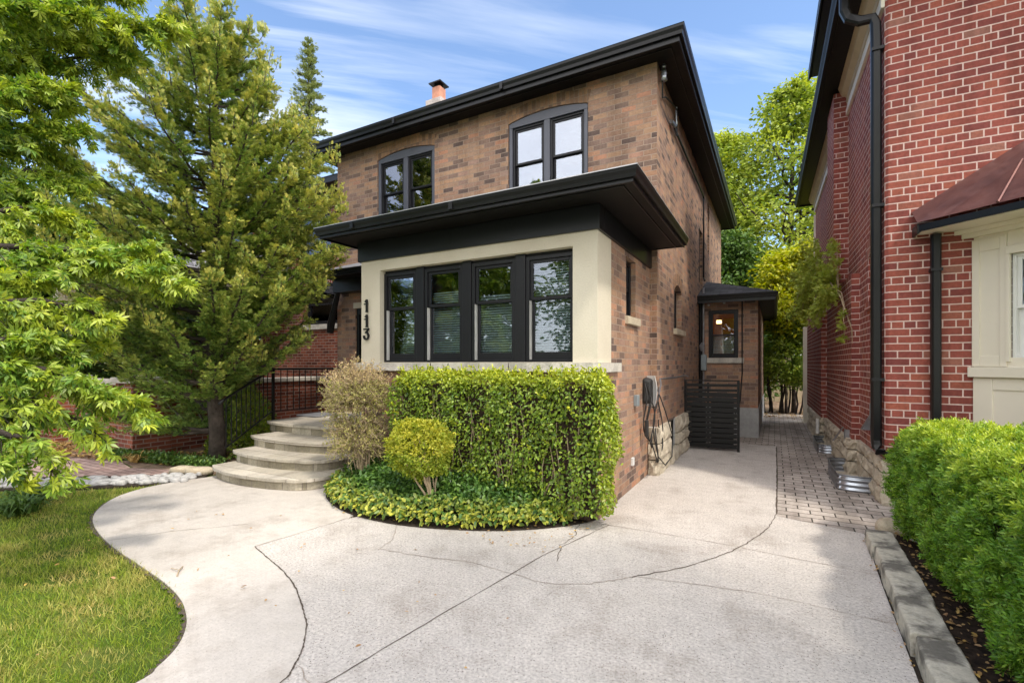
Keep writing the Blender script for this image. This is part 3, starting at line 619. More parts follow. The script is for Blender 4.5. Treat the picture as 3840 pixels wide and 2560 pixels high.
m = MB(); m.tube([(-8.0, 7.0, 3.1), (-8.12, 7.02, 2.8), (-8.27, 7.05, 2.45), (-8.3, 7.05, 2.25)], [.05, .06, .085, .07], 8); m.build('downspout', M['black'], HO)
for i, (x, y, z0, z1, w_) in enumerate(((-3.1, 4.205, 3.27, 3.349, 0), (-4.6, 4.205, 3.27, 3.349, 0), (-3.9, 6.672, 6.035, 6.15, 0), (-6.2, 6.672, 6.035, 6.15, 0))): MB().box(x, x + .05, y - .0035, y + .02, z0, z1).build('gutter_seam', M['black'], HO)
# digits
def strip(mb, pts, w_, y0=4.72, y1=4.745):
    for (xa, za), (xb, zb) in zip(pts, pts[1:]):
        d = V3((xb - xa, 0, zb - za)); n = V3((-d.z, 0, d.x)).normalized() * w_ / 2; e = d.normalized() * w_ * .35
        q = [V3((xa, 0, za)) - n - e, V3((xb, 0, zb)) - n + e, V3((xb, 0, zb)) + n + e, V3((xa, 0, za)) + n - e]
        k = len(mb.v); R0 = R_.uniform(0, .0012)
        mb.add([(p.x, y0 - R0, p.z) for p in q] + [(p.x, y1, p.z) for p in q], [(0, 1, 2, 3), (0, 4, 5, 1), (1, 5, 6, 2), (2, 6, 7, 3), (3, 7, 4, 0)])
for zc in (2.385, 2.18):
    m = MB(); strip(m, [(-4.852, zc - .08), (-4.852, zc + .078)], .022); strip(m, [(-4.853, zc + .072), (-4.878, zc + .056)], .014); strip(m, [(-4.893, zc + .022), (-4.84, zc + .032)], .012); strip(m, [(-4.868, zc - .078), (-4.838, zc - .078)], .01)
    m.build('house_number', M['black'], HO)
m = MB(); strip(m, [(-4.9, 2.068), (-4.82, 2.072)], .018); strip(m, [(-4.824, 2.066), (-4.868, 2.02)], .014)
strip(m, [(-4.862 + .042 * math.cos(t), 1.975 + .045 * math.sin(t)) for t in [rad(100 - 28 * i) for i in range(11)]], .019); m.build('house_number', M['black'], HO)
# rock-faced foundation with basement window
def rocks_wall(mb, fr, rows, proud=.1, seed=1, skip=None):
    rr = random.Random(seed); O, ux, inn = fr
    for z0, z1, us in rows:
        for a, b in zip(us, us[1:]):
            if skip and skip((a + b) / 2, (z0 + z1) / 2): continue
            nu, nz_ = 6, 4; base = len(mb.v); pr_ = proud * rr.uniform(.75, 1.1); ph = rr.uniform(0, 9)
            for iz in range(nz_ + 1):
                for iu in range(nu + 1):
                    u = a + .008 + (b - a - .016) * iu / nu; z = z0 + .008 + (z1 - z0 - .016) * iz / nz_
                    e = min(iu, nu - iu, 1.5) / 1.5 * min(iz, nz_ - iz, 1.2) / 1.2
                    d = -pr_ * (.72 + .28 * e) - .022 * e * math.sin(u * 23 + ph) * math.cos(z * 31 + ph) + rr.uniform(-.013, .013)
                    mb.v.append(tuple(O + ux * u + inn * d + V3((0, 0, z))))
            k = nu + 1
            for iz in range(nz_):
                for iu in range(nu): q = base + iz * k + iu; mb.f.append((q, q + 1, q + k + 1, q + k))
            ring = [base + i for i in range(k)] + [base + i * k + nu for i in range(1, nz_ + 1)] + [base + nz_ * k + i for i in reversed(range(nu))] + [base + i * k for i in reversed(range(1, nz_))]
            bb = len(mb.v)
            for q in ring:
                p = V3(mb.v[q]); dd = (p - O).dot(inn); mb.v.append(tuple(p - inn * dd))
            for i in range(len(ring)): j_ = (i + 1) % len(ring); mb.f.append((ring[i], bb + i, bb + j_, ring[j_]))
m = MB(); wall(m, SD, 7.0, 16.6, -.05, .68, [(7.9, 8.5, .1, .679)], th=.25)
fnd = m.build('foundation', M['concrete_grey'], HO)
m = MB(); rocks_wall(m, SD, [(-.02, .22, [7.0, 7.38, 7.86, 8.1, 8.5, 8.8, 9.3, 9.8, 10.4]), (.22, .45, [7.0, 7.5, 7.86]), (.45, .69, [7.0, 7.3, 7.86]), (.22, .42, [8.52, 8.9, 9.4, 9.9, 10.4]), (.42, .69, [8.52, 8.95, 9.35, 9.9, 10.4])], .09, 3)
rocks_wall(m, (V3((0, 7.0, 0)), V3((1, 0, 0)), V3((0, 1, 0))), [(-.02, .22, [-1.6, -1.44]), (.22, .45, [-1.6, -1.43]), (.45, .69, [-1.6, -1.44])], .05, 4)
m.build('foundation_stone', M['found_stone'], HO)
m = MB(); m.fbox(SD, 7.9, 7.94, .02, .1, .22, .68); m.fbox(SD, 8.46, 8.5, .02, .1, .22, .68); m.fbox(SD, 7.94, 8.46, .02, .1, .64, .68); m.fbox(SD, 7.94, 8.46, .06, .07, .1, .64); m.build('basement_window', M['black'], HO)
# service gear high on the corner
m = MB(); m.tube([(-1.42, 7.2, 5.97), (-1.42, 7.2, 5.92)], .03); m.tube([(-1.42, 7.2, 5.92), (-1.42, 7.2, 5.84), (-1.42, 7.2, 5.8), (-1.42, 7.2, 5.74)], [.028, .045, .04, .05]); m.build('insulator', M['galv'], HO, smooth=True)
m = MB(); m.tube([(-1.44, 7.2, 5.75), (-1.46, 7.3, 5.55), (-1.46, 7.55, 5.68), (-1.45, 8.0, 5.8), (-1.44, 8.35, 5.86), (-1.44, 8.4, 5.6), (-1.45, 8.42, 5.45)], .012); m.tube([(-1.45, 8.42, 5.45), (-1.44, 8.3, 5.4), (-1.44, 8.15, 5.56)], .01); m.build('service_cable', M['rubber'], HO)
MB().tube([(-1.45, 8.36, 5.9), (-1.45, 8.4, 5.62)], .022).build('cable_clamp', M['galv'], HO)
MB().tube([(-1.46, 7.98, 5.5), (-1.44, 8.2, 5.52)], .035).build('weatherhead', M['galv'], HO)
m = MB(); m.tube([(-1.46, 8.1, 5.52), (-1.46, 11.95, 5.52), (-1.46, 12.0, 5.47), (-1.46, 12.0, 3.62), (-1.4, 11.7, 3.5)], .02, 8); m.build('conduit', M['black'], HO)
m = MB(); m.tube([(-1.4, 11.47, 3.3), (-1.4, 11.47, .5)], .022, 8); m.tube([(-1.4, 11.47, 2.05), (-1.44, 11.47, 2.0), (-1.44, 11.5, 1.9)], .05, 8); m.build('meter_pipe', M['galv'], HO)
m = MB(); m.tube([(-1.47, 11.5, 3.0), (-1.47, 11.5, .1)], .045, 8); m.build('downspout', M['black'], HO)
m = MB(); m.box(-1.44, -1.33, 11.36, 11.5, 1.45, 1.8); m.build('meter_box', M['grey_metal'], HO, bevel=.01)
for q in ((-1.607, -1.55, 6.2, 6.3, 1.05, 1.19), (-1.607, -1.575, 6.06, 6.14, .3, .4)): MB().box(*q).build('outlet_cover', M['grey_metal'] if q[4] > 1 else M['white_pl'], HO, bevel=.006)
# rear side addition
m = MB(); wall(m, (V3((0, 11.6, 0)), V3((1, 0, 0)), V3((0, 1, 0))), -1.5, -.314, .641, 3.02, [(-1.31, -.70, 1.73, 2.8)]); wall(m, (V3((-.314, 0, 0)), V3((0, 1, 0)), V3((-1, 0, 0))), 11.6, 17.6, .641, 3.02)
m.build('addition_wall', M['brown_brick'], HO)
m = MB(); m.box(-1.5, -.296, 11.585, 17.6, -.04, .64); m.build('addition_base', M['concrete_grey'], HO, bevel=.01)
AD = (V3((0, 11.6, 0)), V3((1, 0, 0)), V3((0, 1, 0)))
hung_window(HO, AD, -1.308, -.702, 1.732, 2.798, 2.24, .02, .06, .03, .06, blind=2.2)
m = MB(); m.box(-1.5, -.59, 11.56, 11.7, 1.61, 1.728); m.build('window_sill', M['sill_stone'], HO, bevel=.01)
m = MB(); m.box(-1.49, -.6, 12.9, 12.95, .7, 3.0); m.build('lit_room_wall', M['orange_room'], HO)
m = MB(); m.box(-1.2, -1.1, 12.2, 12.3, 2.55, 2.62); m.build('ceiling_lamp', M['lamp'], HO)
m = MB(); m.box(-1.5, .0, 11.28, 17.9, 2.99, 3.0); m.build('addition_soffit', M['soffit'], HO)
m = MB(); m.box(-1.5, .02, 11.262, 11.28, 2.93, 3.04); m.box(.0, .018, 11.28, 17.9, 2.931, 3.041); gutter(m, [(-1.5, 11.27), (.01, 11.27), (.01, 17.9)], 3.0, 3.09, .06, 1); m.build('addition_gutter', M['black'], HO)
m = MB(); m.poly([(-1.5, 11.22, 3.095), (.06, 11.22, 3.095), (-1.5, 12.9, 3.66)]); m.poly([(.06, 11.22, 3.095), (.06, 17.9, 3.095), (-1.5, 17.9, 3.66), (-1.5, 12.9, 3.66)]); m.build('addition_roof', M['shingle'], HO)
m = MB(); m.tube([(-.62, 11.57, 2.96), (-.62, 11.57, 1.4), (-.66, 11.56, .8), (-.8, 11.55, .35)], .014); m.build('cable', M['rubber'], HO)
for q in ((-1.0, -.96, 11.5, 11.6, 2.93, 2.98), (-1.32, -1.28, 11.5, 11.6, 2.9, 2.94)): MB().box(*q).build('spotlight', M['white_pl'], HO, bevel=.008)

# ------------------------------------------------------------------ the red brick house on the right (local frame at its front corner)
RH = thing('red_brick_house', 'red brick house with a copper roofed bay window and long black eaves beside the driveway', 'house', (1.1, 6.79, 0), rad(.9), local=True)
RS = (V3((0, 0, 0)), V3((0, 1, 0)), V3((1, 0, 0))); RF = (V3((0, 0, 0)), V3((1, 0, 0)), V3((0, 1, 0)))
m = MB(); wall(m, RS, .03, 8.4, .5, 6.2, [(.66, 1.02, 2.4, 3.06, 2.96)]); wall(m, RF, .03, 7.5, .5, 6.3)
m.quad((.0, .03, .5), (.03, 0, .5), (.03, 0, 6.2), (0, .03, 6.2))
wall(m, (V3((0, 8.4, 0)), V3((1, 0, 0)), V3((0, -1, 0))), 0, 7.5, -.05, 6.2); m.build('wall', M['red_brick'], RH)
arch_band('arch', RS, .66, 1.02, 2.96, 3.06, .2, M['red_soldier'], RH)
m = MB(); wall(m, RS, 2.6, 5.6, 6.2, 8.0); m.quad((0, 5.6, 6.2), (4, 5.6, 6.2), (4, 5.6, 8), (0, 5.6, 8)); m.quad((0, 2.6, 6.2), (4, 2.6, 6.2), (4, 2.6, 8), (0, 2.6, 8)); m.build('upper_wall', M['red_brick'], RH)
m = MB(); m.box(-.33, 4, 1.9, 5.62, 7.9, 7.93); m.box(-.36, -.33, 1.9, 5.64, 7.86, 8.02); gutter(m, [(-.36, 1.9), (-.36, 5.66)], 7.9, 8.05, -.09, -1); m.build('upper_eaves', M['black'], RH)
m = MB(); m.poly([(-.36, 1.9, 8.06), (-.36, 5.65, 8.06), (3, 5.65, 9.6), (3, 1.9, 9.6)]); m.build('upper_roof', M['shingle'], RH)
# chimney breasts on the side wall
m = MB(); m.box(-.1, .05, 1.63, 4.9, .5, 2.9); m.build('side_breast', M['red_brick'], RH)
m = MB(); m.box(-.2, .05, 4.72, 8.3, .5, 2.9); m.build('side_breast', M['red_brick'], RH)
m = MB(); m.box(-.2, .05, 2.7, 3.6, 2.9, 6.05); m.build('chimney_breast', M['red_brick'], RH)
m = MB(); m.box(-.002, .004, 1.3, 2.68, 2.9, 2.92); 
# stone foundation
m = MB(); wall(m, RS, -.02, 8.4, -.05, .5); wall(m, RF, -.02, 7.5, -.05, .5); m.build('foundation', M['concrete_grey'], RH)
m = MB()
def rr_rows(u0, u1, seed):
    q = random.Random(seed); out = []
    for z0, z1 in ((-.02, .2), (.2, .37), (.37, .52)):
        us = [u0]; 
        while us[-1] < u1 - .3: us.append(us[-1] + q.uniform(.28, .5))
        us[-1] = u1; out.append((z0, z1, us))
    return out
rocks_wall(m, RS, rr_rows(-.04, 1.6, 5), .06, 5); rocks_wall(m, (V3((-.1, 0, 0)), V3((0, 1, 0)), V3((1, 0, 0))), rr_rows(1.58, 4.7, 6), .07, 6); rocks_wall(m, (V3((-.2, 0, 0)), V3((0, 1, 0)), V3((1, 0, 0))), rr_rows(4.68, 7.3, 7), .07, 7)
rocks_wall(m, (V3((0, 1.6, 0)), V3((1, 0, 0)), V3((0, 1, 0))), [(-.02, .2, [-.17, 0]), (.2, .37, [-.17, 0]), (.37, .52, [-.17, 0])], .05, 8)
rocks_wall(m, (V3((0, 4.7, 0)), V3((1, 0, 0)), V3((0, 1, 0))), [(-.02, .2, [-.27, -.1]), (.2, .37, [-.27, -.1]), (.37, .52, [-.27, -.1])], .05, 9)
rocks_wall(m, RF, rr_rows(-.04, 2.6, 10), .05, 10)
m.build('foundation_stone', M['found_stone'], RH)
# eaves
m = MB(); m.box(-.34, 0.02, -.4, 9.2, 6.12, 6.135); m.box(-.36, -.34, -.42, 9.2, 6.08, 6.22); m.box(-.34, .1, 9.18, 9.2, 6.081, 6.2); gutter(m, [(-.36, -.5), (-.36, 9.25)], 6.1, 6.22, .09, -1); m.build('eaves', M['soffit'], RH)
m = MB(); m.box(-.36, 7.6, -.42, -.05, 6.136, 6.2); gutter(m, [(-.4, -.42), (7.6, -.42)], 6.1, 6.22, .09, 1); m.build('front_eaves', M['black'], RH)
m = MB(); m.poly([(-.4, -.45, 6.23), (-.4, 9.2, 6.23), (3.7, 9.2, 8.6), (3.7, 2.5, 8.6)]); m.poly([(-.4, -.45, 6.23), (7.6, -.45, 6.23), (3.7, 2.5, 8.6)]); m.build('roof', M['shingle'], RH)
m = MB()
for a, b in ((.02, 2.7), (3.6, 8.7)):
    m.add([(-.14, a, 6.115), (-.1, a, 6.0), (-.03, a, 5.95), (-.03, a, 5.86), (0, a, 5.85), (0, a, 6.115), (-.14, b, 6.115), (-.1, b, 6.0), (-.03, b, 5.95), (-.03, b, 5.86), (0, b, 5.85), (0, b, 6.115)], [(i, i + 1, i + 7, i + 6) for i in range(5)] + [(0, 1, 2, 3, 4, 5), (6, 7, 8, 9, 10, 11)])
m.build('cornice', M['cream_shade'], RH)
m = MB(); m.box(-.035, 0, .02, 2.7, 5.66, 5.75); m.box(-.02, 0, .02, 2.7, 5.75, 5.85); m.box(-.035, 0, 3.6, 8.41, 5.66, 5.75); m.box(-.02, 0, 3.6, 8.41, 5.75, 5.85); m.build('frieze_board', M['cream'], RH)
m = MB(); m.tube([(-.08, .08, .62), (-.08, .08, 5.4)], .062, 4); m.build('downspout', M['black_soft'], RH) if 0 else None
def rect_tube(pts, w_, d_):
    mb = MB(); P = [V3(p) for p in pts]; rings = []
    for i, p in enumerate(P):
        d = (P[min(i + 1, len(P) - 1)] - P[max(i - 1, 0)]).normalized(); a = V3((0, 1, 0)) if abs(d.y) < .7 else V3((0, 0, 1)); a = (a - d * a.dot(d)).normalized(); b = d.cross(a)
        k = [(-1, -.6), (-.6, -1), (.6, -1), (1, -.6), (1, .6), (.6, 1), (-.6, 1), (-1, .6)]
        rings.append([tuple(p + a * x * w_ / 2 + b * y * d_ / 2) for x, y in k])
    for r in rings: mb.v += r
    for i in range(len(P) - 1):
        for k in range(8): a = i * 8 + k; b = i * 8 + (k + 1) % 8; mb.f.append((a, b, b + 8, a + 8))
    mb.f.append(tuple(range(8))); mb.f.append(tuple((len(P) - 1) * 8 + q for q in range(8))); return mb
rect_tube([(-.37, .12, 6.1), (-.37, .12, 5.8), (-.33, .12, 5.7), (-.22, .1, 5.62), (-.1, .08, 5.6), (-.075, .08, 5.52), (-.07, .08, 5.3), (-.07, .08, .72), (-.065, .06, .645), (-.05, -.02, .60), (.0, -.075, .58), (.12, -.085, .56), (.5, -.09, .46)], .085, .1).build('downspout', M['black'], RH)
rect_tube([(.43, -.05, 3.0), (.43, -.05, .2)], .08, .085).build('downspout', M['black'], RH)
for z in (1.4, 3.4, 5.2): MB().box(-.118, -.0, .022, .138, z, z + .035).build('pipe_strap', M['black_soft'], RH)
for z in (.9, 2.6): MB().box(.38, .48, -.098, .0, z, z + .03).build('pipe_strap', M['black_soft'], RH)
m = MB(); m.fbox(RS, .66, .7, .05, .12, 2.4, 2.98); m.fbox(RS, .98, 1.02, .05, .12, 2.4, 2.98); m.fbox(RS, .7, .98, .09, .12, 2.4, 3.05); m.build('side_window', M['white_sash'], RH)
m = MB(); m.box(-.03, .1, .6, 1.08, 2.3, 2.398); m.build('side_window_sill', M['red_brick'], RH)
m = MB(); m.poly([(-.03, .5, 1.0), (-.14, .5, .78), (-.14, .62, .78), (-.03, .62, 1.0)]); m.poly([(-.03, .5, 1.0), (-.03, .5, .78), (-.14, .5, .78)]); m.poly([(-.03, .62, 1.0), (-.03, .62, .78), (-.14, .62, .78)]); m.build('dryer_vent', M['galv'], RH)
m = MB(); m.box(-.16, -.1, 1.8, 1.9, .42, .62); m.poly([(-.17, 1.78, .66), (-.3, 1.78, .44), (-.3, 1.92, .44), (-.17, 1.92, .66)]); m.build('vent_hood', M['galv'], RH)
m = MB(); m.tube([(-.27, 4.6, .5), (-.27, 4.6, .2)], .03); m.build('drain_pipe', M['white_pl'], RH)
m = MB(); m.box(-.08, 0, .3, .42, .9, 1.12); m.build('utility_box', M['grey_metal'], RH, bevel=.01)
m = MB(); m.box(-.07, 0, .28, .4, .6, .72); m.build('junction_box', M['galv'], RH, bevel=.01)
# rear cream porch end
m = MB(); m.box(-.28, .1, 8.42, 8.62, -.04, 2.6); m.box(-.04, .02, 8.42, 8.46, 2.6, 5.6); m.build('rear_corner_board', M['cream'], RH)
# bay window
c42 = V3((.743, -.669, 0)); BN = V3((.669, .743, 0)); W0 = V3((.75, -.005, 0))
BF = (W0, c42, BN)
m = MB()
m.fbox(BF, 0, 1.5, 0, .06, 1.46, 2.93); m.build('bay_panel_backing', M['dark_room'], RH) if 0 else None
m = MB()
m.fbox(BF, 0, .27, 0, .08, 1.56, 2.96); m.fbox(BF, .27, 1.2, 0, .08, 2.72, 2.96); m.fbox(BF, 1.12, 1.5, 0, .08, 1.56, 2.72); m.fbox(BF, .27, 1.12, 0, .08, 1.56, 1.66)
m.fbox(BF, -.01, .055, -.014, .002, 1.57, 2.9); m.fbox(BF, .215, .27, -.014, .002, 1.57, 2.9); m.fbox(BF, .055, .215, -.012, .002, 2.77, 2.9); m.fbox(BF, .055, .215, -.012, .002, 1.57, 1.68)
m.fbox(BF, .27, 1.1, -.03, .01, 2.7, 2.78); m.fbox(BF, .27, .3, -.03, .01, 1.62, 2.7)
m.fbox(BF, 0, 1.5, 0, .08, -.02, 1.46); m.fbox(BF, 0, .16, -.014, .002, .2, 1.45); m.fbox(BF, .16, 1.5, -.012, .002, 1.33, 1.45)
m.fbox(BF, -.03, 1.52, -.05, .06, 1.46, 1.565)
m.build('bay_panel', M['cream'], RH, bevel=.004)
hung_window(RH, BF, .3, 1.1, 1.66, 2.7, 2.17, .02, .03, .035, .05, mat=M['white_sash'], curtain=True)
G0 = V3((.256, -.19, 0)); G1 = V3((.357, -.28, 0))
m = MB(); P3 = V3((1.5 + .75, -1.15, 0)); P4 = V3((3.6, -1.15, 0))
m.poly([(2.1, -1.0, 1.56), (3.6, -1.0, 1.56), (3.6, -1.0, 2.96), (2.1, -1.0, 2.96)]); m.poly([(2.1, -1.0, 1.56), (3.6, -1.0, 1.56), (3.6, -1.0, -.02), (2.1, -1.0, -.02)]); m.poly([(1.865, -1.01, 0), (2.1, -1.0, 0), (2.1, -1.0, 2.96), (1.865, -1.01, 2.96)]); m.poly([(.75, 0, 2.965), (1.87, -1.0, 2.965), (3.6, -1.0, 2.965), (3.6, 0, 2.965)]); m.build('bay_front', M['cream'], RH)
GE = G0 + c42 * 2.0
m = MB(); m.poly([(.28, -.0, 3.02), (G0.x + .02, G0.y, 3.02), (GE.x, GE.y, 3.02), (4, GE.y, 3.02), (4, 0, 3.02)]); m.build('bay_soffit', M['cream'], RH)
m = MB(); m.fbox((W0, c42, BN), -.2, 1.6, -.06, .0, 2.93, 3.0); m.fbox((W0, c42, BN), -.14, 1.6, -.1, -.06, 2.975, 3.018); m.build('bay_cornice', M['cream'], RH)
m = MB(); gutter(m, [(.24, 0.0), (G0.x, G0.y), (GE.x, GE.y), (4, GE.y)], 3.02, 3.1, .05, -1); m.box(.24, .26, -.19, 0, 3.0, 3.1); m.build('bay_gutter', M['black'], RH)
W_0 = (.235, 0, 3.28); W_2 = (2.1, 0, 4.5); H2 = (1.93, -.15, 4.25)
m = MB(); k = 1.0; g0 = (G0.x - .02, G0.y - .03, 3.11); g1 = (.40, -.33, 3.115)
hp = lambda s_: (.36 + .699 * s_, -.285 + .053 * s_, 3.115 + .508 * s_)
m.poly([W_0, g0, g1, hp(2.6), (2.1, 0, 4.52)]); m.poly([g1, (GE.x, GE.y - .05, 3.115), hp(2.6)]); m.poly([(GE.x, GE.y - .05, 3.115), (4, GE.y - .05, 3.115), (4, 0, 4.5), hp(2.6)])
cr_ = m.build('copper_roof', M['copper'], RH)
m = MB()
for s_ in (.5, .95, 1.4):
    a = V3(g1) + (V3((GE.x, GE.y - .05, 3.115)) - V3(g1)) * s_ * .5; b = V3(hp(s_ * 1.25 + .35)); m.tube([a + V3((0, 0, .012)), b + V3((0, 0, .012))], .012, 5)
m.build('standing_seam', M['copper'], cr_)

# ------------------------------------------------------------------ neighbour house on the left
NH = thing('neighbour_house', 'dark red brick house with a walled brick porch partly hidden behind the conifer', 'house', (-13.5, 8.6, 0))
NF = (V3((0, 8.6, 0)), V3((1, 0, 0)), V3((0, 1, 0)))
m = MB(); wall(m, NF, -17.5, -9.2, -.05, 6.0, [(-11.1, -9.85, 2.63, 3.75, 3.62), (-15.2, -13.0, 2.3, 3.6), (-11.4, -10.1, 4.4, 5.6), (-15, -13.4, 4.4, 5.6)])
wall(m, (V3((-9.2, 0, 0)), V3((0, 1, 0)), V3((-1, 0, 0))), 8.6, 18, -.05, 6.0); m.build('wall', M['old_red_brick'], NH)
arch_band('arch', NF, -11.1, -9.85, 3.62, 3.75, .22, M['red_soldier'], NH)
for a, b, c, d in ((-11.08, -9.87, 2.65, 3.7), (-15.18, -13.02, 2.32, 3.58), (-11.38, -10.12, 4.42, 5.58), (-14.98, -13.42, 4.42, 5.58)): hung_window(NH, NF, a, b, c, d, (c + d) / 2, .06, curtain=True)
MB().box(-11.2, -9.75, 8.5, 8.7, 2.5, 2.628).build('window_sill', M['sill_stone'], NH)
m = MB(); m.box(-18, -8.9, 8.0, 8.6, 6.0, 6.14); m.box(-9.2, -8.9, 8.6, 18, 6.0, 6.14); m.build('eaves', M['black'], NH)
m = MB(); hip(m, -18, -8.88, 7.98, 18.2, 6.145, 8.2, 13, -13.8, -13.2); m.build('roof', M['grey_roof'], NH)
m = MB(); PW = (V3((-9.6, 0, 0)), V3((0, 1, 0)), V3((-1, 0, 0))); wall(m, PW, 4.6, 8.6, -.05, 1.2, th=.3); wall(m, (V3((0, 4.3, 0)), V3((1, 0, 0)), V3((0, 1, 0))), -17, -10.1, -.05, 1.2, th=.3)
m.build('porch_wall', M['old_red_brick'], NH)
for x in (-9.85, -13.2, -16.8):
    MB().box(x - .3, x + .3, 4.0, 4.6, -.05, 1.26).build('porch_pier', M['old_red_brick'], NH); MB().box(x - .36, x + .36, 3.94, 4.66, 1.262, 1.36).build('pier_cap', M['sill_stone'], NH, bevel=.015); MB().box(x - .14, x + .14, 4.16, 4.44, 1.36, 3.4 if x < -10 else 1.4).build('porch_column', M['cream'], NH)
MB().box(-9.95, -9.52, 4.68, 8.58, 1.202, 1.29).build('wall_cap', M['sill_stone'], NH, bevel=.01); MB().box(-16.4, -10.25, 4.25, 4.68, 1.202, 1.29).build('wall_cap', M['sill_stone'], NH, bevel=.01)
MB().box(-17, -11.5, 3.9, 8.58, 3.4, 3.62).build('porch_beam', M['cream'], NH)
m = MB(); m.poly([(-17.3, 3.5, 3.625), (-11.2, 3.5, 3.625), (-12.4, 8.6, 5.1), (-17.3, 8.6, 5.1)]); m.poly([(-11.2, 3.5, 3.625), (-11.2, 8.6, 3.625), (-12.4, 8.6, 5.1)]); m.poly([(-17.3, 3.5, 3.625), (-11.2, 3.5, 3.625), (-11.2, 8.6, 3.625), (-17.3, 8.6, 3.625)]); m.build('porch_roof', M['grey_roof'], NH)

# ------------------------------------------------------------------ stone steps
ST = thing('stone_steps', 'curved flight of four tan stone steps leading up to the front door', 'steps', (-6.3, 4.4, 0))
def step_outline(xl, yf, xr, yb, bow, rc, inset=0):
    pts = [(xl + inset, yf + .06 + inset), (xl + .12 + inset, yf + inset)]
    n = 10
    for i in range(1, n + 1): t = i / n; x = xl + .12 + (xr - rc - xl - .12) * t; pts.append((x, yf - bow * math.sin(PI * t) ** .8 + inset))
    for i in range(1, 7): a = -PI / 2 + i / 6 * PI / 2; pts.append((xr - rc + rc * math.cos(a) - inset, yf + rc + rc * math.sin(a) + inset))
    pts += [(xr - inset, yb), (xl + inset, yb)]; return pts
for k, (xl, yf, xr, bow, rc) in enumerate(((-7.07, 3.87, -5.06, .12, .38), (-7.2, 4.25, -5.28, .1, .36), (-7.4, 4.66, -5.5, .08, .34), (-7.82, 5.22, -5.62, .08, .3))):
    z = .15 * k; yb = 7.09 - .004 * k
    r = MB(); r.prism(step_outline(xl, yf, xr, yb, bow, rc, .035), z - .02, z + .105, False); r.build('riser', M['stone_riser'], ST)
    o = step_outline(xl, yf, xr, yb, bow, rc); o2 = []
    for i, p in enumerate(o[:-2]):
        q = o[i + 1]; o2.append((p[0] + R_.uniform(-.006, .006), p[1] + R_.uniform(-.008, .004))); o2.append(((p[0] + q[0]) / 2 + R_.uniform(-.008, .008), (p[1] + q[1]) / 2 + R_.uniform(-.01, .006)))
    o2 += o[-2:]
    t_ = MB(); t_.prism(o2, z + .1055, z + .15); t_.build('tread', M['flagstone'], ST, bevel=.007)
for (a, b, c, d), lb in zip(((-8.0, -7.45, 6.0, 6.6), (-7.3, -6.6, 6.5, 6.95)), ('thin grey door mat lying left on the stone landing', 'thicker dark door mat lying right by the front door')):
    o = MB().box(a, b, c, d, .602, .63).build('door_mat', M['cup'], None, ((a + b) / 2, (c + d) / 2, .6), bevel=.01); tag(o, lb, 'mat')
# railing
RL = thing('stair_railing', 'black wrought iron railing along the left side of the stone steps', 'railing', (-7.4, 4.6, .15))
top = [(-7.2, 4.1, 1.0), (-7.24, 4.21, 1.07), (-7.9, 5.4, 1.48), (-7.93, 5.5, 1.5), (-7.93, 7.08, 1.5)]
m = MB(); m.tube(top, .02, 6); m.build('handrail', M['black'], RL, smooth=True)
m = MB(); m.tube([(-7.24, 4.21, .33), (-7.9, 5.42, .74), (-7.93, 5.5, .74), (-7.93, 7.08, .74)], .012, 6); m.build('bottom_rail', M['black'], RL)
for x, y, z0, z1 in ((-7.92, 5.47, .55, 1.5), (-7.93, 7.04, .6, 1.5)): MB().box(x - .02, x + .02, y - .02, y + .02, z0, z1 + .03).build('post', M['black'], RL)
for i in range(2, 12):
    t = i / 12; x = -7.12 - .78 * t; y = 4.0 + 1.42 * t; zt = 1.0 + .48 * t; MB().tube([(x, y, .26 + .48 * t), (x, y, zt)], .009, 6).build('baluster', M['black'], RL)
for i in range(1, 12): MB().tube([(-7.93, 5.5 + i * .13, .74), (-7.93, 5.5 + i * .13, 1.5)], .009, 6).build('baluster', M['black'], RL)

# ------------------------------------------------------------------ slatted gate, charger, window wells
GT = thing('slatted_gate', 'black horizontal slat screen gate standing beside the brown house wall', 'gate', (-1.0, 9.53, 0))
GF = (V3((-1.5, 9.5, 0)), V3((.998, .063, 0)), V3((-.063, .998, 0)))
for u in (-.0, .905): MB().fbox(GF, u, u + .045, -.02, .03, .0, 1.275).build('post', M['black'], GT, bevel=.003)
m = MB(); z = .05
for i in range(13):
    m.fbox(GF, .046, .904, -.012, .012, z, z + (.078 if i < 11 else .05)); z += .094
m.fbox(GF, .4, .44, .012, .03, .04, 1.25)
m.build('slat_panel', M['black'], GT, bevel=.003)
m = MB(); m.fbox(GF, .0, .95, -.022, .032, 1.276, 1.3); m.build('top_rail', M['black'], GT)
for q, lb in (((.1, .35, .35, .6, 0, .85), 'dark bin standing left behind the slatted gate'), ((.45, .85, .3, .6, 0, .95), 'dark wheeled bin standing right behind the slatted gate')):
    b = MB(); b.fbox(GF, *q); o = b.build('bin', M['rubber'], None, tuple(GF[0] + GF[1] * q[0]), bevel=.02); tag(o, lb, 'bin')
EV = thing('car_charger', 'black and white wall mounted car charger with looped cable on the brick porch corner', 'charger', (-1.607, 6.75, 1.2))
m = MB(); m.add(*[[(-1.606, 6.66, 1.05), (-1.606, 6.66, 1.4), (-1.606, 6.84, 1.42), (-1.606, 6.86, 1.02), (-1.49, 6.68, 1.08), (-1.49, 6.68, 1.37), (-1.49, 6.82, 1.39), (-1.49, 6.84, 1.05)], [(0, 1, 2, 3), (4, 7, 6, 5), (0, 4, 5, 1), (1, 5, 6, 2), (2, 6, 7, 3), (3, 7, 4, 0)]]); m.build('body', M['rubber'], EV, bevel=.03)
m = MB(); n = 12
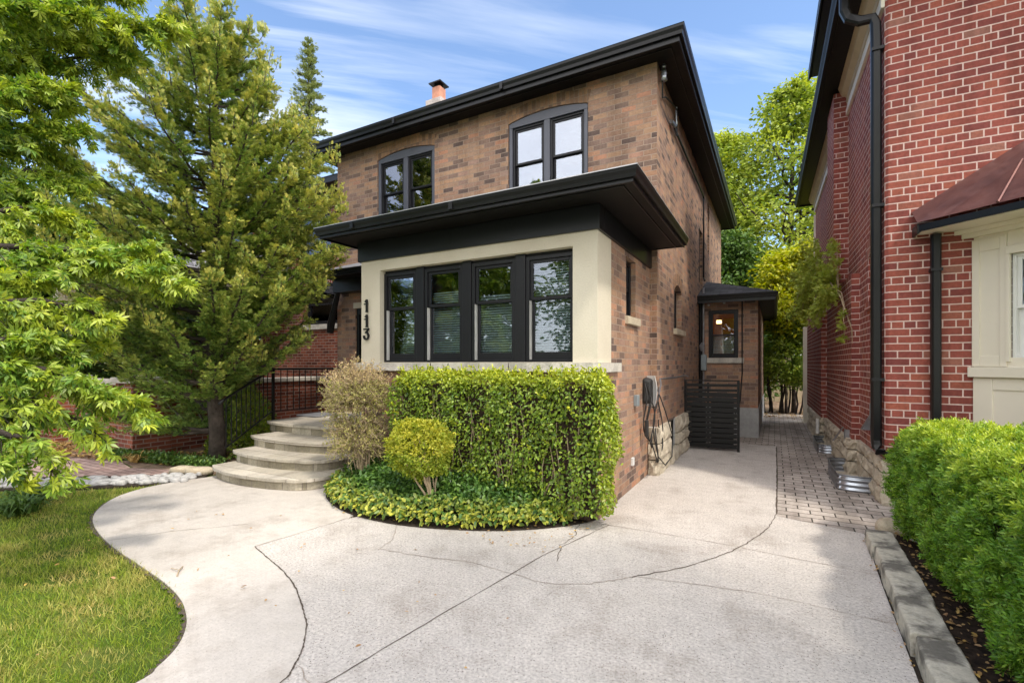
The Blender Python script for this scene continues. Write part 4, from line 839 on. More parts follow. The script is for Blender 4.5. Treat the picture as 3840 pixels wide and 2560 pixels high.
for i in range(n):
    a, b = i / n, (i + 1) / n; f = lambda t: (-1.475 + .03 * math.sin(PI * t), 6.87 - .0 * t, 1.0 + .43 * t)
    pa, pb = f(a), f(b); m.quad((pa[0], pa[1] - .045, pa[2]), (pa[0], pa[1] + .0, pa[2]), (pb[0], pb[1], pb[2]), (pb[0], pb[1] - .045, pb[2])); m.quad((pa[0], pa[1], pa[2]), (pa[0] - .12, pa[1] + .02, pa[2]), (pb[0] - .12, pb[1] + .02, pb[2]), (pb[0], pb[1], pb[2]))
m.build('cover', M['white_pl'], EV)
def loop(cy, cz, ry, rz, x, a0=90, a1=450, n=28, ph=0): return [(x + .025 * math.sin(3 * t_ + ph), cy + ry * math.cos(t_), cz + rz * math.sin(t_)) for t_ in [rad(a0 + (a1 - a0) * i / n) for i in range(n + 1)]]
m = MB(); m.tube(loop(6.6, .95, .1, .38, -1.53), .009, 6); m.tube(loop(6.72, .8, .14, .36, -1.5, ph=1), .009, 6); m.tube(loop(6.95, .68, .2, .48, -1.45, ph=2), .009, 6); m.tube(loop(6.85, .52, .26, .3, -1.44, 150, 430, ph=2.5), .009, 6)
m.tube([(-1.5, 6.95, 1.35), (-1.42, 7.3, .9), (-1.36, 7.55, .5), (-1.36, 7.5, .2), (-1.4, 7.2, .12), (-1.43, 6.85, .3), (-1.46, 6.8, .7)], .009, 6)
m.build('charging_cable', M['rubber'], EV, smooth=True)
m = MB(); m.box(-1.54, -1.49, 6.5, 6.56, .62, .84); m.build('plug', M['rubber'], EV, bevel=.012)
m = MB(); m.tube([(-1.46, 6.95, 1.08), (-1.44, 7.08, 1.3), (-1.46, 7.13, 1.38), (-1.47, 8.2, 1.37), (-1.47, 9.45, 1.38), (-1.45, 9.6, 1.36)], .013, 6); m.build('supply_conduit', M['galv'], EV)
def window_well(y0, y1, dep, h, lb):
    o = thing('window_well', lb, 'window well', (1.1 - dep, 6.79 + (y0 + y1) / 2, 0)); mb = MB()
    path = []
    x0 = 1.1 - .02; 
    for p in [(0, 0), (-dep * .6, 0), (-dep * .88, .05), (-dep, .18), (-dep, (y1 - y0) - .18), (-dep * .88, (y1 - y0) - .05), (-dep * .6, y1 - y0), (0, y1 - y0)]: path.append((x0 + p[0], 6.79 + y0 + p[1]))
    path = smooth_line(path, 4); prof = [(.012 * math.sin(i / 18 * 2 * PI * 3.0), h * i / 18) for i in range(19)]; prof.append((.02, h + .008)); prof.append((-.004, h + .008))
    V = []; 
    for i, p in enumerate(path):
        d = (V3((*path[min(i + 1, len(path) - 1)], 0)) - V3((*path[max(i - 1, 0)], 0))).normalized(); n = V3((-d.y, d.x, 0))
        for a, z in prof: q = V3((*p, 0)) + n * a; V.append((q.x, q.y, z))
    k = len(prof); mb.add(V, [(i * k + a, (i + 1) * k + a, (i + 1) * k + a + 1, i * k + a + 1) for i in range(len(path) - 1) for a in range(k - 1)])
    mb.build('corrugated_wall', M['galv'], o, smooth=True)
    MB().prism([(x0, 6.79 + y0 + .03), (x0 - dep + .05, 6.79 + y0 + .12), (x0 - dep + .05, 6.79 + y1 - .12), (x0, 6.79 + y1 - .03)], -.03, .02).build('gravel_floor', M['found_stone'], o)
window_well(.5, 1.8, .38, .19, 'larger near galvanised corrugated window well beside the red house foundation')
window_well(3.35, 4.65, .4, .15, 'smaller far galvanised corrugated window well against the red house wall')

# ------------------------------------------------------------------ curb stones, rocks, cobbles
def rock(name, c, s_, mat, lb, cat, group=None, seed=0, flat=1., rot=0):
    rr = random.Random(seed); mb = MB(); n, k = 10, 7
    for i in range(k + 1):
        ph = PI * i / k
        for j_ in range(n):
            th_ = 2 * PI * j_ / n; v = V3((math.sin(ph) * math.cos(th_), math.sin(ph) * math.sin(th_), math.cos(ph)))
            v = V3([math.copysign(abs(a) ** .62, a) for a in v]); f = 1 + .1 * math.sin(3 * th_ + seed) + rr.uniform(-.06, .06)
            x, y, z = v.x * s_[0] * f, v.y * s_[1] * f, v.z * s_[2] * (1 + rr.uniform(-.05, .05)); mb.v.append((c[0] + x * math.cos(rot) - y * math.sin(rot), c[1] + x * math.sin(rot) + y * math.cos(rot), c[2] + z))
    for i in range(k):
        for j_ in range(n): a = i * n + j_; b = i * n + (j_ + 1) % n; mb.f.append((a, a + n, b + n, b))
    o = mb.build(name, mat, None, (c[0], c[1], max(0, c[2] - s_[2])), smooth=True); tag(o, lb, cat, group); return o
cy = [-1.2, -.2, .8, 1.75, 2.6, 3.35, 3.85, 4.45, 4.85, 5.3]
names = ['first', 'second', 'third', 'long', 'fifth', 'sixth', 'seventh', 'eighth', 'last']
clab = ['curb stone out behind the viewer, end of the row', 'curb stone second from the street end', 'curb stone just outside the picture at the bottom', 'large weathered curb stone at the bottom edge of the picture', 'long dark stained curb stone next to the near hedge', 'pale edged curb stone in the middle of the driveway edge', 'short brownish curb stone between two grey ones', 'grey curb stone second from the far end of the row', 'small curb stone at the far end near the flat rock']
for i, (a, b) in enumerate(zip(cy, cy[1:])):
    xm = lambda y: .635 + .03 * (y - 3) + .018 + (.01 * math.sin(i * 2.1)); mb = MB(); ny, nx = 9, 4; rr = random.Random(i); h = .125 + rr.uniform(-.006, .008); wd = .19 + rr.uniform(-.008, .012); L_ = []
    prof = [(0, -.04), (-.003, .04), (0, h - .012), (.010, h - .001), (wd * .4, h + .001), (wd * .75, h), (wd - .01, h - .002), (wd, h - .02), (wd, -.04)]
    for q in range(ny + 1):
        y = a + .006 + (b - a - .012) * q / ny
        for px_, pz in prof: mb.v.append((xm(y) + px_ + rr.uniform(-.004, .004), y, pz + rr.uniform(-.0022, .0022)))
    k = len(prof); mb.f += [(q * k + c, (q + 1) * k + c, (q + 1) * k + c + 1, q * k + c + 1) for q in range(ny) for c in range(k - 1)] + [tuple(range(k)), tuple(ny * k + c for c in reversed(range(k)))]
    o = mb.build('curb_stone', M['curb_stone'], None, (xm((a + b) / 2), (a + b) / 2, 0), bevel=.004); tag(o, clab[i], 'curb stone', 'curb stones along the driveway')
rock('flat_rock', (1.0, 5.62, .07), (.17, .13, .075), M['tan_rock'], 'pale flat topped rock at the far end of the curb by the hedge', 'rock', seed=3)
rock('flat_rock', (1.2, 6.2, .1), (.13, .2, .09), M['sill_stone'], 'grey rock against the red house foundation beside the downspout', 'rock', seed=5)
rock('flat_rock', (1.12, 5.38, .05), (.08, .06, .05), M['cobble'], 'small whitish rock tucked under the hedge corner', 'rock', seed=6)
# cobble strip between the neighbour path and the lawn
strip_ = [(-7.15, 3.78), (-7.5, 3.45), (-8.0, 3.05), (-8.6, 2.65), (-9.3, 2.2), (-10.0, 1.8)]
def along(t):
    t *= len(strip_) - 1; i = min(int(t), len(strip_) - 2); f = t - i; return strip_[i][0] * (1 - f) + strip_[i + 1][0] * f, strip_[i][1] * (1 - f) + strip_[i + 1][1] * f
struct('cobble_bed', MB().prism([(-7.0, 3.75), (-7.2, 3.3), (-7.8, 2.75), (-8.5, 2.3), (-9.2, 1.85), (-10, 1.4), (-10.3, 2.0), (-9.5, 2.5), (-8.6, 3.0), (-7.85, 3.55), (-7.2, 3.95)], -.05, -.002), M['soil'])
nn_ = 0
for i in range(44):
    for r_ in range(4):
        x, y = along((i + .5 + R_.uniform(-.3, .3)) / 44); off = (r_ - 1.5) * .115 + R_.uniform(-.03, .03) - .03
        s0 = R_.uniform(.03, .058) * (1.25 if R_.random() < .15 else 1); rock('cobble', (x - .55 * off, y + .8 * off - .03, s0 * .3), (s0 * R_.uniform(1, 1.4), s0 * R_.uniform(.7, 1), s0 * R_.uniform(.5, .8)), M['cobble'], 'pale grey river stone in the strip between the lawn and the pink path', 'stone', 'river stones beside the lawn', nn_, rot=R_.uniform(0, 3)); nn_ += 1
for i, (x, y, a, b) in enumerate(((-7.35, 3.9, .2, .1), (-7.62, 3.82, .16, .1))):
    rock('edging_stone', (x, y, .04), (a, b, .06), M['tan_rock'], ('tan slab between the steps and the river stones', 'tan rock on the left end of the river stones by the ivy')[i], 'rock', seed=20 + i, rot=.5)

# ------------------------------------------------------------------ vegetation
def inpoly(x, y, poly):
    c = np.zeros(len(x), bool); j_ = len(poly) - 1
    for i in range(len(poly)):
        xi, yi = poly[i]; xj, yj = poly[j_]; k = ((yi > y) != (yj > y)) & (x < (xj - xi) * (y - yi) / (yj - yi + 1e-12) + xi); c ^= k; j_ = i
    return c
def curve3(p0, p1, sag, n=8, wob=.04, rr=R_):
    p0, p1 = V3(p0), V3(p1); out = []
    for i in range(n + 1):
        t = i / n; q = p0.lerp(p1, t); q.z += sag * math.sin(PI * t); 
        if 0 < i < n: q += V3([rr.uniform(-wob, wob) for _ in range(3)])
        out.append(q)
    return out
class Leaves:
    def __init__(s): s.P = []; s.D = []; s.N = []; s.S = []; s.T = []
    def add(s, P, D, N, S, T): s.P.append(np.asarray(P, float)); s.D.append(np.asarray(D, float)); s.N.append(np.asarray(N, float)); s.S.append(np.asarray(S, float)); s.T.append(np.asarray(T, float))
    def build(s, name, tmpl, mat, parent=None, org=None): return leaf_mesh(name, tmpl, np.concatenate(s.P), np.concatenate(s.D), np.concatenate(s.N), np.concatenate(s.S), mat, parent, org, np.concatenate(s.T))
def tree(label, base, H, prof, nl=40, leaf='back', ls=.16, per=60, clus=6, sig=.3, tr=.16, seed=0, lean=(0, 0), z0=.25, cat='tree', name='tree', group=None, tmpl=T_FOLD, tipf=.2, bark='bark', rise=.35, flat=.5):
    rr = random.Random(seed); o = thing(name, label, cat, base, 0, group); lv = Leaves(); mb = MB(); bx_, by_, bz_ = base
    trunk = [V3((bx_ + lean[0] * t + .12 * math.sin(t * 5 + seed) * t, by_ + lean[1] * t + .12 * math.cos(t * 4 + seed) * t, bz_ - .05 + H * .97 * t)) for t in [i / 9 for i in range(10)]]
    mb.tube(trunk, [tr * (1 - .9 * (i / 9) ** .8) * (1.25 if i == 0 else 1) for i in range(10)], 8)
    def R(h):
        for (a, ra), (b, rb) in zip(prof, prof[1:]):
            if a <= h <= b: return ra + (rb - ra) * (h - a) / (b - a)
        return prof[-1][1]
    for i in range(nl):
        h = z0 + (1 - z0) * ((i + .5) / nl) ** .9; az = i * 2.4 + rr.uniform(-.5, .5); r = R(h) * rr.uniform(.6, 1.12)
        hs = max(.1, h - rise * r / H * rr.uniform(.6, 1.5)); k = min(8.99, hs / .97 * 9); q = trunk[int(k)].lerp(trunk[min(9, int(k) + 1)], k % 1)
        e = V3((q.x + r * math.cos(az), q.y + r * math.sin(az), bz_ + h * H + rr.uniform(-.2, .2))); c = curve3(q, e, -.08 * r, 6, .05 * r, rr)
        mb.tube(c, [tr * .38 * (1 - hs * .6) * (1 - .85 * j_ / 6) + .006 for j_ in range(7)], 5, False)
        for m_ in range(clus):
            t = .35 + .65 * (m_ + rr.random()) / clus; f = t * 6; p = c[min(6, int(f))].lerp(c[min(6, int(f) + 1)], f % 1) + V3([rr.uniform(-1, 1) * .35 * r * .4 for _ in range(3)])
            n = int(per * rr.uniform(.6, 1.3)); off = NR.normal(0, sig * (.6 + .25 * r), (n, 3)); off[:, 2] *= flat
            P = np.array(p) + off; D = off * .6 + np.array([math.cos(az), math.sin(az), -.25]) * .4 + rnd(n, .35); N = rnd(n, .5) + np.array([0, 0, 1.]) + off * .8
            tt = rr.random(); T = np.clip(NR.normal(tipf * (.3 + 1.4 * tt), .12, n), 0, 1); lv.add(P, D, N, NR.uniform(.7, 1.2, n) * ls, T)
    mb.build('trunk', M[bark], o, smooth=True); lv.build('crown', tmpl, L[leaf], o); return o
# --- overhanging broadleaf at the left, trunk outside the picture
MT = thing('broadleaf_tree', 'broadleaf tree with long bright yellow green leaves overhanging the lawn at the left edge', 'tree', (-6.96, .74, 0))
mb = MB(); trunk = [(-6.96, .74, -.05), (-6.93, .76, 1.2), (-6.98, .7, 2.4), (-6.9, .78, 3.8), (-7.0, .7, 5.2), (-6.9, .8, 7.0)]; mb.tube(trunk, [.2, .16, .15, .13, .1, .04], 9)
BG = [((-6.37, 1.29, 4.22), (-5.07, 2.46, 4.85)), ((-6.07, 1.23, 4.64), (-5.01, 2.49, 5.35)), ((-6.45, 1.36, 4.0), (-5.5, 2.3, 4.6)), ((-6.39, 1.4, 4.4), (-5.91, 2.46, 5.5)), ((-6.0, 1.26, 3.44), (-5.59, 1.95, 3.75)), ((-6.0, 1.26, 3.11), (-5.8, 2.06, 3.3)), ((-5.64, 1.23, 2.76), (-5.42, 1.93, 2.83)), ((-5.35, 1.17, 2.5), (-4.56, 2.29, 2.31)), ((-5.29, 1.2, 2.31), (-4.92, 2.32, 2.58)), ((-4.99, 1.13, 2.02), (-4.76, 1.83, 1.94)), ((-4.7, 1.07, 1.7), (-4.68, 1.53, 1.62)), ((-4.75, 1.04, 1.61), (-4.3, 1.86, 1.25)), ((-4.75, 1.04, 1.41), (-4.43, 1.67, 1.03)), ((-4.55, 1.03, 1.19), (-4.29, 1.4, 0.8)), ((-4.41, 1.0, 1.01), (-4.39, 1.24, 0.8)), ((-6.3, 1.33, 5.03), (-5.79, 2.52, 6.04)), ((-5.76, 1.17, 4.28), (-5.3, 1.88, 4.64)), ((-5.76, 1.17, 3.63), (-5.47, 1.79, 4.03)), ((-5.1, 1.07, 2.02), (-5.04, 1.57, 2.28)),
      ((-6.1, 1.3, 3.5), (-5.95, 2.0, 3.5)), ((-6.1, 1.3, 3.0), (-5.85, 1.95, 2.95)), ((-6.1, 1.4, 2.6), (-5.75, 2.1, 2.5)), ((-5.9, 1.3, 2.0), (-5.4, 2.0, 1.75)), ((-6.2, 1.4, 3.9), (-6.0, 2.0, 4.1)), ((-6.9, .0, 4.5), (-6.4, -1.2, 5.2)), ((-7.0, .7, 5.0), (-7.9, 1.4, 5.6)), ((-7.0, .4, 4), (-8.2, -.4, 4.4)), ((-6.9, 1.1, 5.4), (-6.7, 2.3, 6.4)), ((-6.6, .5, 5.6), (-5.6, .2, 6.2)), ((-7, .9, 3.2), (-7.6, 1.8, 3.3)), ((-6.9, .8, 6.2), (-6.2, 1.6, 7.0)), ((-6.9, .6, 3.4), (-6.1, -.5, 3.6)), ((-6.9, .7, 3.0), (-6.0, .7, 3.0)), ((-6.8, .8, 3.8), (-5.9, .5, 4.2)), ((-6.7, .8, 2.6), (-5.9, 1.0, 2.4)), ((-7, .8, 2.6), (-7.6, 0, 2.5)), ((-6.9, .8, 4.4), (-6.1, .6, 5.0)), ((-6.9, .8, 2.1), (-6.1, .9, 1.8)), ((-7, .8, 4.8), (-7.6, -.1, 5.3)), ((-6.6, .9, 3.3), (-6.1, 1.2, 3.3)), ((-6.8, .9, 1.9), (-7.1, 1.7, 1.9))]
lv = Leaves(); rr = random.Random(5)
for bi_, (a, b) in enumerate(BG):
    a, b = V3(a), V3(b); k = min(range(len(trunk)), key=lambda i: abs(trunk[i][2] - (a.z - .5))); mb.tube(curve3(trunk[k], a, .1, 5, .05, rr), [.05, .045, .04, .035, .03, .025], 6, False)
    ax = (b - a); Ln = ax.length; c = curve3(a, b, .1, 8, .03, rr); mb.tube(c, [.024 * (1 - .8 * i / 8) + .003 for i in range(9)], 5, False)
    n = int(Ln / .03); side = ax.cross(V3((0, 0, 1))).normalized(); sp = min(.42, .15 + .3 * Ln * .6)
    for i in range(n):
        t = (i + rr.random()) / n; f = t * 8; p = c[min(8, int(f))].lerp(c[min(8, int(f) + 1)], f % 1)
        s_ = 1 if i % 2 else -1; tl = sp * (1 - .6 * t) * rr.uniform(.5, 1.25); d = (side * s_ * rr.uniform(.3, 1) + ax.normalized() * .8 + V3((0, 0, rr.uniform(-.9, .7)))).normalized()
        e = p + d * tl + V3((0, 0, -.35 * tl)); tw = curve3(p, e, .06 * tl, 4, .01, rr); mb.tube(tw, [.005, .004, .003, .003, .002], 3, False)
        m_ = 21 if bi_ not in (12, 13, 14) else 11; tq = NR.uniform(.1, 1, m_); P = np.array([list(p.lerp(e, q)) for q in tq]) + rnd(m_, .02)
        D = np.array(d) * .8 + rnd(m_, .5) + np.array([0, 0, -.25]); N = rnd(m_, .75) + np.array([0, 0, .9]); lv.add(P, D, N, NR.uniform(.05, .088, m_), np.clip(NR.normal(.08 + .5 * t * rr.random() + .15 * (bi_ % 3 == 0), .22, m_), 0, .9))
mb.build('trunk', M['bark_dark'], MT, smooth=True); lv.build('crown', T_LEAFLET, L['maple'], MT)
# --- the conifer in front of the steps
CT = thing('conifer', 'tall bushy conifer with upswept yellow tipped branches standing left of the stone steps', 'tree', (-7.94, 4.46, 0)); rr = random.Random(9); mb = MB(); lv = Leaves()
trunk = [V3((-7.94 + .05 * math.sin(i), 4.46 + .04 * math.cos(i * 1.3), -.05 + 6.9 * i / 12)) for i in range(13)]
mb.tube(trunk, [.135, .115, .11, .105, .10, .105, .095, .085, .07, .06, .045, .03, .015], 10)
RE = [(0, .3), (.9, .5), (1.3, .75), (1.9, 1.3), (2.2, 1.6), (2.8, 1.85), (3.2, 1.75), (3.6, 1.95), (4.3, 1.95), (5.0, 1.75), (5.4, 1.5), (5.9, 1.15), (6.4, .8), (7.2, .7), (8, .3)]
LE = [(0, .5), (.6, 1.3), (1.2, 1.75), (2.2, 2.1), (3.2, 2.35), (4.3, 2.2), (4.9, 2.0), (5.4, 1.8), (5.9, 1.5), (6.4, 1.1), (7.2, .4), (8, .2)]
def lin(tb, z):
    for (a, ra), (b, rb) in zip(tb, tb[1:]):
        if a <= z <= b: return ra + (rb - ra) * (z - a) / (b - a)
    return tb[-1][1]
RV = V3((.8763, .4818, 0))
def sprays(p, e, n, sz, tint, up=.15):
    d = (e - p); dn = np.array(d.normalized()); tq = NR.uniform(.05, 1, n); P = np.array(p) + np.outer(tq, np.array(d)) + rnd(n, .022)
    D = dn * .9 + rnd(n, .38) + np.array([0, 0, up]); N = rnd(n, .45) + np.array([0, 0, 1.]); lv.add(P, D, N, NR.uniform(.7, 1.25, n) * sz, np.clip(tint * (.25 + tq * .9) + NR.normal(0, .1, n), 0, 1))
for i in range(205):
    zt = .75 + 6.3 * ((i + .5) / 160) ** .95 if i < 160 else 2.6 + 3.3 * (i - 160) / 45; az = (i * 2.39996 + rr.uniform(-.3, .3)) if i < 160 else (.5 + rr.uniform(-.9, .7) + (PI if i % 3 == 0 else 0)); dv = V3((math.cos(az), math.sin(az), 0)); w_ = dv.dot(RV)
    r = (lin(RE, zt) if w_ > 0 else lin(LE, zt)); r = (r * abs(w_) + 1.5 * min(1, r) * (1 - abs(w_))) * (rr.uniform(.62, 1.06) if i < 160 else rr.uniform(.85, 1.12))
    if zt < 1.5 and w_ > -.2 : r *= .55
    if zt < 1.45 and dv.dot(V3((.87, -.49, 0))) > .25: continue
    zs = max(.55, zt - r * .42); q = trunk[0].lerp(trunk[-1], min(1, zs / 6.85)); e = V3((q.x + dv.x * r, q.y + dv.y * r, zt))
    c = curve3(q, e, -.12 * r, 7, .03, rr); mb.tube(c, [.032 * (1 - .8 * k / 7) * (1.2 - zs / 9) + .004 for k in range(8)], 5, False); sd_ = dv.cross(V3((0, 0, 1)))
    nb = int(7 + r * 13)
    for k in range(nb):
        t = .2 + .8 * (k + rr.random()) / nb; f = t * 7; p = c[min(7, int(f))].lerp(c[min(7, int(f) + 1)], f % 1); s_ = 1 if k % 2 else -1
        tl = (.13 + .28 * r * .5 * (1.15 - t)) * rr.uniform(.6, 1.25); dd = (sd_ * s_ * rr.uniform(.35, 1) + dv * .75 + V3((0, 0, rr.uniform(-.15, .5)))).normalized(); e2 = p + dd * tl
        mb.tube([p, p.lerp(e2, .5), e2], [.005, .004, .002], 3, False); sprays(p, e2, int(14 + tl * 84), .066, .08 + .55 * max(0, t - .5) + .4 * rr.random() ** 2 * (zt > 3))
    if rr.random() < .92 and zt > 1.6:
        for _ in range(rr.choice((2, 3, 3))):
            b = e + V3((rr.uniform(-.15, .1) * dv.x + rr.uniform(-.12, .12), rr.uniform(-.15, .1) * dv.y + rr.uniform(-.12, .12), -.05)); t_ = b + V3((dv.x * .06, dv.y * .06, rr.uniform(.12, .36))); mb.tube([b, t_], [.006, .002], 3, False)
            n = 34; tq = NR.uniform(0, 1, n); a_ = NR.uniform(0, 2 * PI, n); rad_ = .06 * (1 - tq * .85); P = np.array(b) + np.outer(tq, np.array(t_ - b)) + np.stack([np.cos(a_) * rad_, np.sin(a_) * rad_, 0 * a_], 1)
            D = np.stack([np.cos(a_) * .5, np.sin(a_) * .5, .9 + 0 * a_], 1) + rnd(n, .15); lv.add(P, D, rnd(n, 1), NR.uniform(.045, .07, n), np.clip(NR.normal(.42, .25, n), 0, 1))
for a_, h_, r0 in ((0, 7.45, .0), (1.2, 7.3, .28), (2.6, 7.1, .35), (4.0, 7.2, .4), (5.3, 7.15, .3), (.5, 7.25, .75), (-.2, 6.95, .6), (3.4, 6.7, .5)):
    b = V3((-7.94, 4.46, 6.0)); t_ = V3((-7.94 + r0 * math.cos(a_ + .5), 4.46 + r0 * math.sin(a_ + .5), h_)); c = curve3(b, t_, -.05, 6, .02, rr); mb.tube(c, [.02, .018, .015, .012, .009, .006, .003], 4, False)
    for k in range(6):
        p = c[k].lerp(c[k + 1], .5)
        for _ in range(12): az = rr.uniform(0, 2 * PI); e2 = p + V3((math.cos(az) * .17 * (1.25 - k / 6), math.sin(az) * .2 * (1.25 - k / 6), .13)); sprays(p, e2, 7, .075, .5, .5)
mb.build('trunk', M['bark_mid'], CT, smooth=True); lv.build('crown', T_SPRAY, L['conifer'], CT)
# --- trees behind the houses
def conical(label, base, H, R0, seed):
    rr = random.Random(seed); o = thing('spruce_tree', label, 'tree', base); mb = MB(); ll = Leaves(); b = V3(base); mb.tube([b, b + V3((0, 0, H))], [.3, .02], 7)
    for i in range(150):
        h = .25 + .75 * (i + .5) / 150; r = R0 * (1 - h) ** .85 * rr.uniform(.7, 1.1) + .15; az = i * 2.4; p = b + V3((0, 0, h * H)); e = p + V3((math.cos(az) * r, math.sin(az) * r, -.12 * r + .1)); c = curve3(p, e, -.08 * r, 4, .02, rr); mb.tube(c, [.04, .03, .02, .015, .01], 3, False)
        n = int(26 + 60 * r); tq = NR.uniform(.1, 1, n); d = np.array(e - p); P = np.array(p) + np.outer(tq, d) + rnd(n, 1) * np.array([.09, .09, .05]) * (1 + r * .3) ; dn = d / np.linalg.norm(d); ll.add(P, dn + rnd(n, .5) + np.array([0, 0, .25]), rnd(n, .5) + np.array([0, 0, 1.]), NR.uniform(.14, .26, n), np.clip(NR.normal(.15 + .25 * rr.random(), .1, n), 0, 1))
    mb.build('trunk', M['bark_dark'], o); ll.build('crown', T_SPRAY, L['spruce'], o)
conical('slim dark spruce spire rising far behind the conifer', (-24.2, 19.0, 0), 20.6, 3.3, 3)
tree('tall airy tree with a dark straight trunk behind the gap between the two houses', (.55, 25.3, -.1), 14.6, [(0, 1), (.25, 3.4), (.5, 3.8), (.75, 2.9), (.9, 1.8), (1, .5)], 62, 'back', .2, 62, 6, .36, .3, 4, (.1, 0), .22, bark='bark_dark', tipf=.35, tmpl=T_FOLD, flat=.45)
tree('light green tree rising beside the rear corner of the brown house roof', (-2.1, 26.5, -.1), 13.4, [(0, 1), (.3, 2.6), (.6, 2.8), (.85, 1.8), (1, .4)], 44, 'back', .2, 62, 6, .36, .22, 8, (0, 0), .25, bark='bark_dark', tipf=.45, flat=.5)
tree('dense dark tree low behind the brown house addition', (-1.6, 22.0, -.1), 7.2, [(0, 1.2), (.3, 2.1), (.7, 2.0), (1, .5)], 36, 'dark', .18, 62, 6, .34, .16, 12, (0, 0), .1, bark='bark_dark', tipf=.1)
tree('small tree with golden yellow green foliage at the end of the paver path', (.55, 18.2, -.05), 5.5, [(0, .6), (.45, 1.2), (.75, 1.6), (1, .5)], 40, 'yellow', .13, 60, 6, .25, .07, 15, (0, 0), .52, tipf=.25, cat='tree', tmpl=T_FOLD, flat=.4)
tree('dark green shrub with many bare stems under the golden tree', (.35, 17.9, -.05), 3.1, [(0, .5), (.35, .95), (.7, 1.05), (1, .4)], 34, 'back', .13, 46, 5, .2, .04, 16, (0, 0), .38, cat='shrub', name='shrub', tipf=.1, tmpl=T_FOLD)
sb = thing('bare_stem_thicket', 'cluster of dark bare stems beneath the green shrub at the end of the path', 'stems', (.4, 17.9, 0)); rr = random.Random(2)
for i in range(16): x, y = .4 + rr.uniform(-.85, .8), 17.9 + rr.uniform(-.3, .4); MB().tube(curve3((x, y, -.03), (x + rr.uniform(-.25, .25), y + rr.uniform(-.1, .1), 1.6), 0, 5, .04, rr), [.035, .03, .028, .025, .02, .015], 5).build('stem', M['bark_dark'], sb)
fc = thing('wooden_fence', 'weathered pale board fence across the back yard', 'fence', (0, 23, 0)); m = MB()
for i in range(64): x = -8 + i * .25; m.box(x, x + .22, 23, 23.03, 0, 1.85 + .02 * (i % 3))
m.build('board_panel', M['cream_shade'], fc)
for i in range(6): MB().box(-8 + i * 3.1, -7.9 + i * 3.1, 23.03, 23.13, 0, 2.0).build('post', M['cream_shade'], fc)
for i, (x, y, h, k) in enumerate(((-9, 36, 12, 'dark'), (-3.5, 38, 14, 'back'), (3.5, 36, 13, 'dark'), (9, 34, 12, 'back'), (-20, 24, 11, 'back'), (-30, 30, 14, 'dark'), (-38, 22, 13, 'back'), (-29, 12, 9.5, 'back'), (-35, 6, 10, 'dark'), (-12.2, 22.0, 10.5, 'back'))):
    tree(['dark round tree far behind the brown house', 'tall leafy tree far behind the back fence left of the gap', 'dark tree far behind the back fence in the gap', 'leafy tree far behind the red house', 'leafy tree behind the neighbour roof seen through the conifer', 'big dark tree far behind the neighbour house', 'broad leafy tree at the far left', 'lighter leafy tree beyond the neighbour porch', 'dark tree at the far left edge beyond the lawn', 'leafy tree right behind the neighbour house wall'][i], (x, y, -.1), h, [(0, 1.5), (.3, 3.8), (.65, 4.2), (1, .8)], 34, k, .42, 40, 5, .55, .3, 30 + i, (0, 0), .12, bark='bark_dark', tipf=.25)
tree('bushy dark shrub tree filling the neighbour front yard behind the overhanging leaves', (-15.5, 3.6, -.05), 4.6, [(0, 1.6), (.4, 2.4), (.8, 2.0), (1, .6)], 40, 'dark', .16, 60, 6, .32, .12, 81, (0, 0), .05, bark='bark_dark', tipf=.15)
tree('taller dark shrub tree at the far left behind the pink path', (-20.5, 6.5, -.05), 7.0, [(0, 2), (.4, 3.2), (.8, 2.4), (1, .6)], 40, 'dark', .22, 60, 6, .42, .15, 82, (0, 0), .05, bark='bark_dark', tipf=.15)
# feathery climber on the red house
vs = thing('climbing_shrub', 'feathery light green climber leaning across the red house wall beside the path', 'shrub', (.86, 8.9, 0)); rr = random.Random(4); mb = MB(); lv = Leaves()
mb.tube([(.99, 8.42, .0), (1.0, 8.44, 1.2), (.98, 8.42, 2.1), (.86, 8.6, 2.6), (.76, 9.2, 2.95), (.66, 10.2, 3.2), (.5, 11.2, 3.25)], [.007, .007, .008, .010, .010, .008, .006], 5)
for i in range(60):
    t = rr.random(); p = V3((.9 - .38 * t, 8.6 + 2.8 * t, 2.6 + .6 * t)); e = p + V3((rr.uniform(-.3, .02), rr.uniform(-.5, .5), rr.uniform(-.75, 1.0))); mb.tube(curve3(p, e, .06, 4, .02, rr), [.007, .006, .005, .004, .002], 3, False)
    for _ in range(9):
        q = p.lerp(e, rr.uniform(.2, 1)); n = 14; d = V3((rr.uniform(-.4, .1), rr.uniform(-.6, .6), rr.uniform(-.35, .3))) * .42; tq = NR.uniform(0, 1, n); lv.add(np.array(q) + np.outer(tq, np.array(d)) + rnd(n, .012), np.array(d) + rnd(n, .25), rnd(n, .5) + np.array([0, 0, 1.]), NR.uniform(.05, .09, n), np.clip(NR.normal(.3, .2, n), 0, 1))
mb.build('stem', M['twig'], vs); lv.build('foliage', T_SPRAY, L['locust'], vs)
